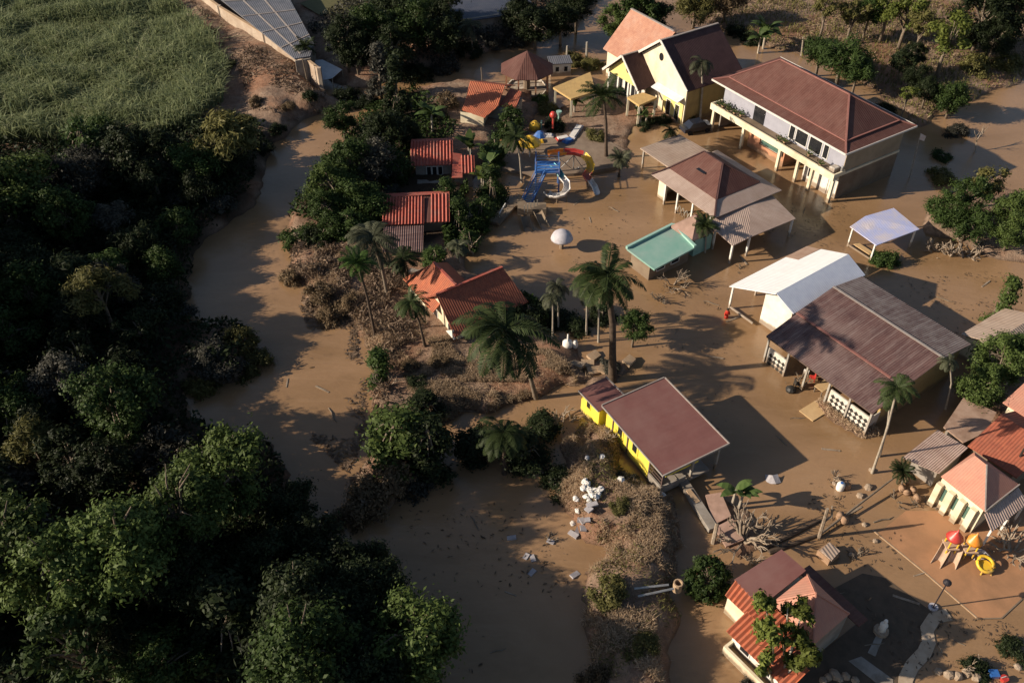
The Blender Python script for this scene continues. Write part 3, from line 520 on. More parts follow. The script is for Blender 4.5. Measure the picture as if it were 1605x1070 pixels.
def hall():
    b = Bld('dining_hall', 'hall with maroon hipped roof above a wide pale metal skirt', 'building', (1119.8, 341.9), 3.2, 33)
    lx, ly = 10.6, 11.0
    b.part('roof', 'roof_maroon', hip(1.9, lx - 1.9, 1.9, ly - .9, 3.95, 6.0, 5.0, 8.2, .1))
    b.part('roof_skirt', 'roof_skirt', ring((0, lx, 0, ly), (2.05, lx - 2.05, 2.05, ly - 1.05), 3.2, 3.93, .08))
    r = MB(); xm = lx / 2
    for p, q in (((1.9, 1.9, 4), (xm, 5, 6.05)), ((xm, 5, 6.05), (xm, 8.2, 6.05)), ((lx - 1.9, 1.9, 4), (xm, 5, 6.05)), ((0, 0, 3.24), (1.9, 1.9, 4)), ((1.9, ly - .9, 4), (xm, 8.2, 6.05)), ((0, ly, 3.24), (1.9, ly - .9, 4))): r.bar(p, q, .2, .1)
    b.part('ridge_cap', 'roof_dark', r)
    h = MB(); h.bar((3.4, 5.6, 4.98), (3.4, 7.0, 4.98), .5, .02); b.part('torn_patch', 'glass_dark', h)
    k = MB(); k.box(1.0, 1.2, 9.2, 10.6, -.4, 3.1); k.box(1.2, lx - 1, 10.4, 10.6, -.4, 3.1); k.box(lx - 1.2, lx - 1, 1, 10.4, -.4, 3.1); b.part('wall', 'wall_cream', k)
    for x, y in ((.5, 1.0), (.5, 4.0), (.5, 6.6), (.5, 8.8), (4.5, .5), (9, .6)): MB().box(x - .1, x + .1, y - .1, y + .1, -.4, 3.25 + .0).build('post', 'paint_white', b.e)
    fr = MB()
    for y in (4.3, 4.9, 5.5, 6.1): fr.bar((.5, y, .1), (.5, y + .5, 1.3), .06); fr.bar((.5, y + .5, .1), (.5, y, 1.3), .06)
    b.part('railing', 'post_grey', fr)
    t = Bld('flat_roof_store', 'open store with flat pale grey roof behind the maroon hipped hall', 'shelter', (1119.8, 341.9), 3.2, 33)
    t.part('roof', 'roof_beige', MB().slab([(3.3, 11.3, 2.8), (9.9, 11.3, 2.9), (9.6, 17, 2.9), (3.3, 17.1, 2.8)], .15))
    for x, y in ((3.6, 11.6), (9.5, 11.6), (9.3, 16.7), (3.6, 16.7), (6.5, 16.8)): MB().box(x - .1, x + .1, y - .1, y + .1, -.4, 2.66).build('post', 'post_grey', t.e)
    t = Bld('lean_to', 'low brown grey lean-to on posts at right end of the hipped hall', 'shelter', (1119.8, 341.9), 3.2, 33)
    m = MB(); m.shell([(-.9, .3, 2.8), (5.9, .5, 3.08), (1.4, -4.3, 2.6), (-1.1, -4.3, 2.45), (8.6, -4.3, 2.4), (9.4, .4, 2.8)], [(0, 3, 2, 1), (1, 2, 4, 5)], .08); t.part('roof', 'roof_skirt', m)
    for x, y, z in ((-1, -4.2, 2.4), (1.5, -4.2, 2.5), (8.2, -4.2, 2.35), (8.9, -.6, 2.6), (-.8, -1.2, 2.6)): MB().box(x - .1, x + .1, y - .1, y + .1, -.4, z).build('post', 'paint_white', t.e)

def checker_hall():
    b = Bld('open_hall', 'long open hall with rusty brown metal roof and black and white checkered wall', 'building', (1371.6, 639.6), 4, 35)
    m = MB(); m.shell([(0, 0, 3.5), (13.8, .1, 3.9), (13.8, 12.6, 3.9), (0, 12.4, 3.5), (9.2, 0, 4.95), (9.2, 12.6, 4.95), (3.9, 0, 4.25), (3.9, 12.5, 4.25)], [(6, 4, 5, 7)], .06); b.part('roof', 'roof_shed', m)
    b.part('lower_roof', 'roof_shed', MB().shell([(-.1, -.05, 3.45), (3.98, -.05, 4.18), (3.98, 12.45, 4.18), (-.1, 12.35, 3.45)], [(0, 1, 2, 3)], .06))
    b.part('grey_roof_slope', 'roof_shed_grey', MB().shell([(9.14, .0, 4.98), (13.9, .1, 4.2), (13.9, 12.6, 4.2), (9.14, 12.6, 4.98)], [(0, 1, 2, 3)], .06))
    b.part('ridge_cap', 'ridge_pink', MB().bar((3.95, 1.5, 4.3), (3.95, 12.4, 4.3), .26, .06)); MB().bar((9.2, 0, 5.03), (9.2, 12.6, 5.03), .25, .05).build('ridge_strip', 'ridge_grey', b.e)
    e = MB(); e.bar((-.1, -.1, 3.38), (-.1, 12.3, 3.38), .1, .14); b.part('fascia', 'fascia_dark', e)
    w_ = MB(); w_.box(2.2, 13.2, .5, .7, -.4, 3.75); w_.box(13.0, 13.2, .7, 12.2, -.4, 3.75); w_.box(5, 13, 12.0, 12.2, -.4, 3.7); b.part('end_wall', 'wall_ochre', w_)
    for y0, y1, zt in ((.3, 4.6, 2.3), (9.8, 12.4, 1.9)):
        bk = MB(); bk.box(.36, .5, y0, y1, -.4, zt); p = b.part('checker_wall', 'tile_white', bk); tl = MB(); s = .52; n = int((y1 - y0) / s); k = int(zt / s) + 1
        for i in range(n):
            for j in range(k):
                yc, zc, h = y0 + (i + .5) * s, .15 + j * s, s * .5
                if zc + h < zt + .05: tl.add([(x_, yc + a * h, zc + c_ * h) for x_ in (.34, .362) for a, c_ in ((-1, 0), (0, 1), (1, 0), (0, -1))], [(0, 1, 2, 3), (7, 6, 5, 4), (0, 4, 5, 1), (1, 5, 6, 2), (2, 6, 7, 3), (3, 7, 4, 0)])
        tl.build('black_tiles', 'tile_black', p)
    bk = MB(); bk.box(.5, 2.2, .42, .5, -.4, 1.9); b.part('checker_end', 'tile_white', bk)
    for y in (.2, 2.5, 4.8, 7.4, 9.7, 12.2): MB().box(.2, .38, y - .09, y + .09, -.4, 3.45).build('post', 'post_grey', b.e)
    w = Bld('white_wing', 'low building with bright white metal gable roof and cream gable wall', 'building', (1371.6, 639.6), 4, 35)
    w.part('roof', 'roof_white', MB().shell([(3.6, 15.0, 5.1), (3.0, 20.2, 2.95), (11.5, 20.3, 2.95), (11.5, 18.72, 3.55), (14.9, 18.6, 3.6), (14.6, 15.2, 5.1)], [(0, 5, 4, 3, 2, 1)], .1))
    w.part('blue_roof_slope', 'roof_bluewhite', MB().shell([(3.7, 15.03, 5.13), (3.9, 12.7, 4.0), (14.6, 12.7, 4.0), (14.6, 15.2, 5.13)], [(0, 1, 2, 3)], .08))
    w.part('brown_roof_patch', 'roof_mud', MB().slab([(11.6, 20.35, 2.95), (14.9, 20.35, 2.95), (14.9, 18.75, 3.5), (11.6, 18.75, 3.52)], .08))
    vs = [(4.3, 13.1, -.4), (4.3, 16.6, -.4), (4.3, 16.6, 4.2), (4.3, 15.0, 4.95), (4.3, 13.1, 4.05)]
    w.part('gable_wall', 'wall_white', MB().add(vs + [(4.5, y, z) for _, y, z in vs], [(4, 3, 2, 1, 0), (5, 6, 7, 8, 9), (0, 5, 9, 4), (4, 9, 8, 3), (3, 8, 7, 2)]))
    k = MB(); k.box(4.5, 14.3, 16.4, 16.6, -.4, 3.9); k.box(14.1, 14.3, 13, 16.4, -.4, 3.8); w.part('side_wall', 'wall_white', k)
    for x, y in ((3.3, 19.9), (7.2, 19.9), (11, 19.9), (14.6, 19.9)): MB().box(x - .09, x + .09, y - .09, y + .09, -.4, 2.85).build('post', 'paint_white', w.e)
    w.part('low_rail', 'paint_white', MB().box(3.25, 3.35, 16.6, 19.9, .2, .42))

def white_canopy():
    b = Bld('canopy', 'free-standing canopy with sloping lilac white roof on thin posts in flood', 'shelter', (1371.6, 376.5), 2.6, 32)
    b.part('roof', 'roof_lilac', MB().slab([(-.4, -.6, 2.45), (6.0, -1.1, 2.5), (6.6, 3.1, 2.75), (2.4, 3.6, 2.85), (-.3, 3.3, 2.6)], .1))
    for x, y in ((-.15, -.3), (-.1, 3.0), (5.8, -.8), (6.3, 2.8)): MB().box(x - .08, x + .08, y - .08, y + .08, -.4, 2.45).build('post', 'paint_white', b.e)
    b.part('rail', 'post_grey', MB().box(-.2, -.1, -.3, 3, .15, .35)); b.part('bench_board', 'board_tan', MB().box(.3, 1.0, .3, 2.6, .3, .38))

def teal_house():
    b = Bld('pool_house', 'low pool house with weathered teal flat roof', 'building', (1085, 386), 2.5, 35)
    b.part('roof', 'roof_teal', MB().slab([(-6.0, -.6, 2.35), (.1, -.3, 2.45), (1.0, 4.2, 2.45), (-6.0, 3.9, 2.35)], .2))
    r = MB(); r.bar((-6, 3.95, 2.45), (1.0, 4.25, 2.55), .3, .35); r.bar((1.05, 4.2, 2.55), (.15, -.3, 2.55), .3, .35); b.part('parapet', 'trim_teal', r)
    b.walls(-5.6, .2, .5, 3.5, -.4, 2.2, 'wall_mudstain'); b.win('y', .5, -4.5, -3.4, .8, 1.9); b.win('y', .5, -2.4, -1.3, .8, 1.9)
    t = Bld('pool_pavilion', 'tiny pavilion with pink hipped roof behind the teal roof', 'shelter', (1085, 386), 2.5, 35)
    xm = 2.6; t.part('roof', 'slab_pinkish', MB().shell([(.5, .6, 2.6), (4.4, .6, 2.6), (4.4, 4.2, 2.6), (.5, 4.2, 2.6), (2.7, 2.4, 4.1)], [(0, 1, 4), (1, 2, 4), (2, 3, 4), (3, 0, 4)], .1))
    t.part('wall', 'trim_teal', MB().box(1.35, 4.1, .9, 3.9, -.4, 2.62)); t.part('ridge_cap', 'roof_dark', MB().bar((4.4, .6, 2.64), (2.7, 2.4, 4.14), .12, .08).bar((4.4, 4.2, 2.64), (2.7, 2.4, 4.14), .12, .08))

def yellow_house():
    b = Bld('yellow_bungalow', 'bright yellow bungalow with wide flat maroon roof on the embankment', 'house', (1039.4, 743.9), 3.2, 29)
    lx, ly = 6.7, 9.0
    b.part('roof', 'roof_maroon_flat', MB().slab([(0, 0, 3.15), (lx, 0, 3.35), (lx, ly, 3.35), (0, ly, 3.15)], .1))
    f = MB(); f.bar((0, -.06, 3.13), (lx, -.06, 3.33), .1, .22); f.bar((lx + .06, -.1, 3.33), (lx + .06, ly, 3.33), .1, .22); f.bar((-.06, -.1, 3.12), (-.06, ly, 3.12), .08, .12); f.bar((0, ly + .05, 3.13), (lx, ly + .05, 3.33), .1, .2); b.part('fascia', 'ridge_grey', f)
    w_ = MB(); w_.box(.35, .55, 2.0, ly - .3, .2, 3.04); b.part('yellow_wall', 'wall_yellow', w_)
    w_ = MB(); w_.box(.55, 5.2, 1.9, 2.1, -.4, 3.04); w_.box(5.0, 5.2, 2.1, ly - .3, -.4, 3.1); w_.box(.55, 5.0, ly - .5, ly - .3, .2, 3.05); b.part('side_wall', 'wall_ochre', w_)
    for y in (4.3, 6.5): b.win('x', .35, y - .32, y + .32, 1.5, 2.7, 'glass_dark', 'wall_yellow', fw=.16)
    t = MB()
    for y in (2.1, 5.35, 7.6): t.box(.27, .36, y - .07, y + .07, .2, 3.0)
    b.part('pilaster', 'fascia_dark', t)
    g = MB(); g.box(.2, 5.4, .2, 2.0, .3, .55); g.box(.2, .35, .2, 2.0, .55, 1.2); g.box(.35, 2.8, .2, .35, .55, 1.2); b.part('veranda', 'wall_grey', g)
    g = MB(); g.bar((.3, .25, 2.0), (.3, 2, 2.0), .07); g.bar((.3, .25, 1.6), (.3, 2, 1.6), .07); g.bar((.3, .3, 1.2), (.3, .3, 3.05), .1); b.part('railing', 'fascia_dark', g)
    w_ = MB(); w_.box(.8, 4.2, .5, .6, 1.9, 2.9); b.part('veranda_panel', 'wall_yellow', w_)
    for x, y in ((6.2, .4), (6.2, ly - .4), (3.5, .4), (6.2, 4.5)): MB().box(x - .1, x + .1, y - .1, y + .1, -.5, 3.15).build('post', 'post_grey', b.e)
    a = Bld('annex', 'small yellow annex with maroon roof at back corner of the yellow bungalow', 'house', (938.5, 644), 2.8, 32)
    a.part('roof', 'roof_maroon_flat', MB().slab([(0, 0, 2.75), (3.0, 0, 2.85), (3.0, 3.1, 2.85), (0, 3.1, 2.75)], .1))
    f = MB(); f.bar((3.05, 0, 2.85), (3.05, 3.1, 2.85), .1, .2); f.bar((-.05, 0, 2.73), (-.05, 3.1, 2.73), .06, .12); a.part('fascia', 'ridge_grey', f)
    a.walls(.25, 2.8, .2, 2.9, .2, 2.66, 'wall_yellow'); a.win('x', .25, 1.5, 2.0, 1.5, 2.2, 'glass_dark', 'wall_yellow')

def bottom_house():
    b = Bld('cottage', 'cottage with salmon pyramid roof, red maroon sheet roof and orange striped eaves', 'house', (1273.9, 1010.4), 3.2, 37)
    b.part('salmon_roof', 'roof_salmon', MB().shell([(0, 0, 3.2), (4.0, 0, 3.2), (4.2, 3.9, 3.2), (.4, 3.9, 3.2), (2.0, 1.95, 5.25)], [(0, 1, 4), (1, 2, 4), (2, 3, 4), (3, 0, 4)], .1))
    c = MB()
    for p in ((0, 0), (4, 0), (4.2, 3.9), (.4, 3.9)): c.bar((*p, 3.25), (2.0, 1.95, 5.31), .12, .08)
    b.part('ridge_cap', 'roof_salmon', c)
    b.part('maroon_roof', 'roof_maroon_flat', MB().slab([(-.5, 4.2, 3.05), (4.2, 4.1, 3.5), (4.2, 6.4, 3.5), (-.3, 6.9, 3.05)], .1))
    o = MB(); o.sheet((-1.5, 6.6, 2.5), (-1.5, 4.5, 2.5), (-.3, 4.5, 3.03), (-.3, 6.8, 3.03), 6, .06, .05)
    o.sheet((-3.5, 4.6, 2.35), (-3.5, -1.0, 2.35), (-1.5, -1.0, 2.95), (-1.5, 4.6, 2.95), 15, .06, .05)
    o.sheet((-1.55, 4.5, 2.98), (-1.55, -.6, 2.98), (.2, -.2, 3.15), (.2, 4.4, 3.15), 14, .05, .05); b.part('orange_roof', 'roof_orange_tile', o)
    b.part('red_side_roof', 'roof_maroon', MB().slab([(4.15, -.9, 2.6), (5.3, -.9, 2.35), (5.6, 4.6, 2.35), (4.3, 4.6, 2.6)], .1))
    b.walls(-2.9, 3.9, .1, 4.3, -.4, 2.3, 'wall_white'); b.part('rear_wall', 'wall_cream', MB().box(-1.2, 4.0, 4.2, 6.5, -.4, 2.45)); b.part('grey_wall', 'wall_grey', MB().box(-1.4, 3.95, .02, .1, -.2, 3.0))
    lw = MB(); lw.box(-3.75, -3.55, -.2, 4.3, -.3, .95); lw.box(-3.55, -2.9, 4.1, 4.3, -.3, .95); b.part('terrace_wall', 'wall_cream', lw); b.part('terrace_floor', 'board_tan', MB().box(-3.55, -2.92, -.2, 4.1, -.3, .3))
    b.win('x', -2.9, .8, 1.6, .8, 1.9); b.win('x', -2.9, 2.7, 3.5, .8, 1.9)
    b.part('white_pillar', 'wall_white', MB().box(-1.5, -1.15, -.3, 0, -.3, 2.6))

def right_cluster():
    b = Bld('salmon_cottage', 'cream walled cottage with plain salmon hipped roof at right edge', 'house', (1544.6, 799), 3.5, 35)
    b.part('roof', 'roof_salmon', MB().shell([(0, 0, 3.4), (4.6, 0, 3.4), (4.7, 4.1, 3.4), (.2, 4.1, 3.4), (2.5, 2.2, 5.1), (2.6, 3.3, 5.1)], [(0, 1, 4), (1, 2, 5, 4), (2, 3, 5), (3, 0, 4, 5)], .1))
    b.part('ridge_cap', 'ridge_grey', MB().bar((0, 0, 3.45), (2.5, 2.2, 5.15), .1, .07).bar((4.6, -.04, 3.4), (0, -.04, 3.4), .1, .16))
    b.walls(.35, 4.3, .2, 4.0, -.3, 3.35, 'wall_cream')
    p = MB()
    for i, y in enumerate((.5, 1.5, 2.5, 3.6)): p.box(-.05, .33, y, y + .5, -.3, 2.7)
    b.part('buttress', 'wall_cream', p)
    for y in (1.1, 2.15, 3.2): b.win('x', .35, y - .02, y + .3, .9, 2.4, 'glass_green', 'wall_cream')
    b.part('lean_to_roof', 'roof_corrugated_beige', MB().sheet((-.6, -1.3, 2.6), (4.3, -1.3, 2.6), (4.5, -.1, 3.2), (-.1, -.1, 3.2), 18, .022))
    for x in (-.4, 2, 4.1): MB().box(x - .07, x + .07, -1.25, -1.1, -.3, 2.55).build('post', 'paint_white', b.e)
    c = Bld('corrugated_shed', 'shed with buckled beige corrugated roof beside the salmon cottage', 'shed', (1544.6, 799), 3.5, 35)
    c.part('roof', 'roof_corrugated_beige', MB().sheet((5.2, 7.7, 2.6), (5.4, 4.9, 2.7), (1.4, 4.7, 2.3), (.4, 7.6, 2.2), 16, .03)); c.part('wall', 'wall_grey', MB().box(1.8, 5.0, 5.0, 7.3, -.3, 2.2))
    c = Bld('mud_roof_shed', 'flat shed roof covered in brown mud behind the corrugated shed', 'shed', (1544.6, 799), 3.5, 35)
    c.part('roof', 'roof_mud', MB().slab([(5.9, 7.6, 2.6), (5.7, 5.5, 2.6), (8.2, 5.1, 2.7), (11, 5.9, 2.8), (10.3, 8.7, 2.8)], .12)); c.part('wall', 'wall_grey', MB().box(6.2, 10.2, 5.8, 7.4, -.3, 2.45))
    c = Bld('orange_tile_cottage', 'cottage with bright orange tile roof behind the salmon cottage', 'house', (1544.6, 799), 3.5, 35)
    c.part('roof', 'roof_orange_dark', MB().shell([(5.4, 5.0, 2.9), (5.6, .6, 2.9), (12.5, .6, 2.9), (12.5, 5.0, 2.9), (9.3, 5.0, 4.4), (9.3, .6, 4.4)], [(0, 1, 5, 4), (4, 5, 2, 3)], .1)); c.walls(5.8, 12, 1, 4.7, -.3, 2.85, 'wall_mudstain')
    c.part('chimney_pipe', 'tile_black', MB().tube([(7.2, 1.6, 3.3), (7.2, 1.6, 4.5)], .09))
    c = Bld('pink_roof_cottage', 'partly cut off cottage with pale pink roof at right frame edge', 'house', (1544.6, 799), 3.5, 35)
    c.part('roof', 'roof_salmon', MB().shell([(12.2, 2.2, 3.1), (12.2, 6.2, 3.1), (16, 6.2, 4.3), (16, 2.2, 4.3)], [(1, 0, 3, 2)], .1)); c.walls(12.7, 16, 2.6, 5.8, -.3, 2.95, 'wall_cream')
    X, Y = W(1580, 530, 3); c = thing('edge_house', 'half hidden house with beige roof behind trees at right edge', 'house', (X, Y, 0), R(34))
    MB().shell([(-3, -3, 2.8), (4, -3, 2.8), (4, 0, 4.0), (-3, 0, 4.0), (4, 3, 2.8), (-3, 3, 2.8)], [(0, 1, 2, 3), (3, 2, 4, 5)], .1).build('roof', 'roof_beige', c); MB().box(-2.6, 3.6, -2.6, 2.6, -.3, 2.75).build('wall', 'wall_cream', c)

def left_houses():
    b = Bld('orange_roof_house', 'cream house with T-shaped orange tile gable roof among coconut palms', 'house', (714.3, 521.5), 2.2, 33)
    G = .3
    b.part('roof', 'roof_orange_dark', MB().shell([(-.3, -.3, 2.1), (8.6, .1, 2.2), (7.6, 3.4, 4.9), (-.2, 3.2, 4.9), (8.4, 6.8, 2.2), (-.3, 6.6, 2.1)], [(0, 1, 2, 3), (3, 2, 4, 5)], .12))
    b.part('wing_roof', 'roof_orange', MB().shell([(-.5, 3.6, 2.5), (-.4, 10.2, 2.4), (2.1, 7.8, 4.95), (2.1, 3.3, 5.02), (4.9, 10.1, 2.4), (4.9, 3.6, 2.5)], [(0, 3, 2, 1), (3, 5, 4, 2), (1, 2, 4)], .12))
    c = MB(); c.bar((-.2, 3.2, 4.95), (7.6, 3.4, 4.95), .25, .14); c.bar((2.1, 3.3, 5.05), (2.1, 7.8, 5.02), .25, .14); b.part('ridge_cap', 'roof_red', c)
    vs = [(.3, .3, G - .4), (.3, 6.2, G - .4), (.3, 6.2, 2.3), (.3, 3.2, 4.7), (.3, .3, 2.3)]
    b.part('gable_wall', 'wall_cream', MB().add(vs + [(.5, y, z) for _, y, z in vs], [(4, 3, 2, 1, 0), (5, 6, 7, 8, 9), (0, 5, 9, 4), (4, 9, 8, 3), (3, 8, 7, 2)]))
    b.part('side_wall', 'wall_cream', MB().box(.5, 7.9, .3, .5, -.2, 2.2).box(7.7, 7.9, .5, 6.2, -.2, 2.2).box(.1, 4.5, 9.6, 9.8, -.2, 2.3).box(.0, .2, 6.3, 9.6, -.2, 2.3)); b.win('x', .3, 1.2, 2.0, .9, 1.9); b.win('x', .3, 4.2, 5.0, .9, 1.9)
    b.part('porch_gable', 'wall_white', MB().add([(-.3, -.1, 1.5), (-.3, 1.5, 1.5), (-.3, .1, 2.6), (-.15, -.1, 1.5), (-.15, 1.5, 1.5), (-.15, .1, 2.6)], [(2, 1, 0), (3, 4, 5), (0, 3, 5, 2), (1, 2, 5, 4), (0, 1, 4, 3)]))
    def red(name, label, corner, z, panels, walls, ribs_m='roof_red'):
        t = Bld(name, label, 'house', corner, z, 3)
        for (x0, x1, y0, y1, z0, z1, n) in panels: t.part('roof', ribs_m, MB().sheet((x0, y0, z0), (x1, y0, z0), (x1, y1, z1), (x0, y1, z1), n, .10, .08))
        return t
    t = red('red_tile_house', 'small house with bright red ribbed tile roof and dark doorway', (664.4, 347.6), 3, [(-1.95, 3.3, 12.8, 16.8, 2.6, 3.7, 13), (4.3, 5.9, 11.2, 14.2, 2.3, 3.0, 4)], None)
    t.part('link_roof', 'roof_red', MB().slab([(3.1, 10.4, 2.2), (4.4, 10.4, 2.2), (4.4, 14.6, 3.0), (3.3, 14.6, 3.2)], .1)); t.walls(-1.4, 3.0, 13.4, 16.5, 0, 2.6, 'wall_grey'); t.part('back_slope', 'roof_red', MB().slab([(-1.95, 16.85, 3.68), (3.3, 16.85, 3.68), (3.3, 18.6, 3.0), (-1.95, 18.6, 3.0)], .08))
    for x in (.0, .7, 1.4): t.win('y', 13.4, x, x + .5, .9, 2.0)
    t.part('terrace', 'wall_grey', MB().box(-1.2, 3.2, 11.6, 13.38, -.2, .8)); t.part('side_wall', 'wall_grey', MB().box(3.4, 5.6, 11.7, 13.9, -.2, 2.2))
    t = red('red_strip_house', 'house with red and white striped ribbed roof in two sections by the river', (664.4, 347.6), 3, [(-4.75, -.05, .6, 4.6, 2.35, 3.4, 13), (.75, 2.85, .8, 5.0, 2.4, 3.45, 5)], None)
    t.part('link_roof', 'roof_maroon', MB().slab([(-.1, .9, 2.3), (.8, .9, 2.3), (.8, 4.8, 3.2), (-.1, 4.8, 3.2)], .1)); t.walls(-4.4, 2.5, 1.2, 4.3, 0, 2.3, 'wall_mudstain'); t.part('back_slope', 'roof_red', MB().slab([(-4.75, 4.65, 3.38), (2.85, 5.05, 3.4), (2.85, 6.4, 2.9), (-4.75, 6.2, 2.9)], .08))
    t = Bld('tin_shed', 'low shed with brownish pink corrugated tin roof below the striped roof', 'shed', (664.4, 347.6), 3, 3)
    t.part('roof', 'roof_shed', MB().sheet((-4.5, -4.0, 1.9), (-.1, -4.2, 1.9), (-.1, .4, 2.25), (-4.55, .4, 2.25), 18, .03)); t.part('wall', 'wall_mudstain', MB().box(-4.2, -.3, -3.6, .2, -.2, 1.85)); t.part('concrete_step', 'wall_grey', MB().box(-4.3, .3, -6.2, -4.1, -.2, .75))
    # small orange tiled house, upper left
    X, Y = W(752, 165, 2.5); t = thing('tiled_cottage', 'cottage with orange tile roof and sunlit cream wall near the upper river', 'house', (X, Y, 0), R(-14))
    def lq(px, py, z): a, c = W(px, py, z); dx, dy = a - X, c - Y; k, s = math.cos(R(-14)), math.sin(R(-14)); return (dx * k + dy * s, -dx * s + dy * k, z)
    A, B_, C_, D_ = lq(737, 127, 4.4), lq(791, 134, 4.4), lq(760, 184, 2.5), lq(724, 172, 2.5); E_, F_ = lq(781, 166, 3.0), lq(730, 155, 3.1)
    MB().shell([A, B_, E_, C_, D_, F_], [(0, 5, 2, 1), (5, 4, 3, 2)], .12).build('roof', 'roof_orange', t)
    L1, L2, L3, L4 = lq(800, 138, 3.6), lq(818, 144, 3.5), lq(807, 173, 2.6), lq(783, 165, 2.7); MB().slab([L1, L2, L3, L4], .12).build('side_roof', 'roof_orange_dark', t)
    bk = [A, B_, (B_[0] + .5, B_[1] + 4, 2.6), (A[0] + .5, A[1] + 4, 2.6)]; MB().slab(bk, .1).build('back_slope', 'roof_orange_dark', t)
    w0, w1 = lq(722, 202, 0), lq(758, 207, 0); w0 = (w0[0], w0[1] + .0); MB().add([(w0[0], w0[1], 0), (w1[0], w1[1], 0), (w1[0], w1[1] + .2, 2.45), (w0[0], w0[1] + .2, 2.45), (w0[0], w0[1] + 4, 0), (w1[0], w1[1] + 4, 0), (w1[0], w1[1] + 4, 2.9), (w0[0], w0[1] + 4, 2.9)], [(0, 1, 2, 3), (5, 4, 7, 6), (4, 0, 3, 7), (1, 5, 6, 2)]).build('wall', 'wall_cream', t)
    s0 = (w1[0] + .1, w1[1] + 1.2); MB().box(s0[0], s0[0] + 3.8, s0[1] + 1, s0[1] + 5, -.2, 2.5).build('side_wall', 'wall_grey', t)
    # octagonal gazebo
    X, Y = W(826, 108, 3.5); g = thing('gazebo', 'eight sided gazebo with dark maroon tent roof by the upper river', 'shelter', (X, Y, 0))
    n = 8; rr = 4.0; rim = [(rr * math.cos(2 * math.pi * (k + .5) / n), rr * math.sin(2 * math.pi * (k + .5) / n), 3.6) for k in range(n)]
    MB().shell(rim + [(0, 0, 6.2)], [(k, (k + 1) % n, n) for k in range(n)], .12).build('roof', 'roof_maroon', g)
    for k in range(n): MB().bar((rim[k][0] * .8, rim[k][1] * .8, -.2), (rim[k][0] * .8, rim[k][1] * .8, 3.8), .22).build('post', 'wall_salmon', g)
    MB().lathe([(3.2, -.3), (3.2, .75), (3.05, .75), (3.05, .5), (.1, .5)], 8).build('parapet_wall', 'wall_white', g); MB().lathe([(.5, .5), (.5, 2.4), (.3, 3.4)], 8).build('core', 'wall_mudstain', g)
    X, Y = W(877, 105, 1); g = thing('white_hut', 'tiny white hut with flat grey roof right of the gazebo', 'hut', (X, Y, 0), R(8))
    MB().box(-1.5, 1.5, -1.1, 1.1, -.2, 2.0).build('wall', 'wall_white', g); MB().slab([(-1.7, -1.3, 2.1), (1.7, -1.3, 2.1), (1.7, 1.3, 2.2), (-1.7, 1.3, 2.2)], .1).build('roof', 'roof_slate', g)
    for x in (-.8, .5): MB().box(x, x + .5, -1.14, -1.08, .8, 1.5).build('window', 'glass_dark', g)
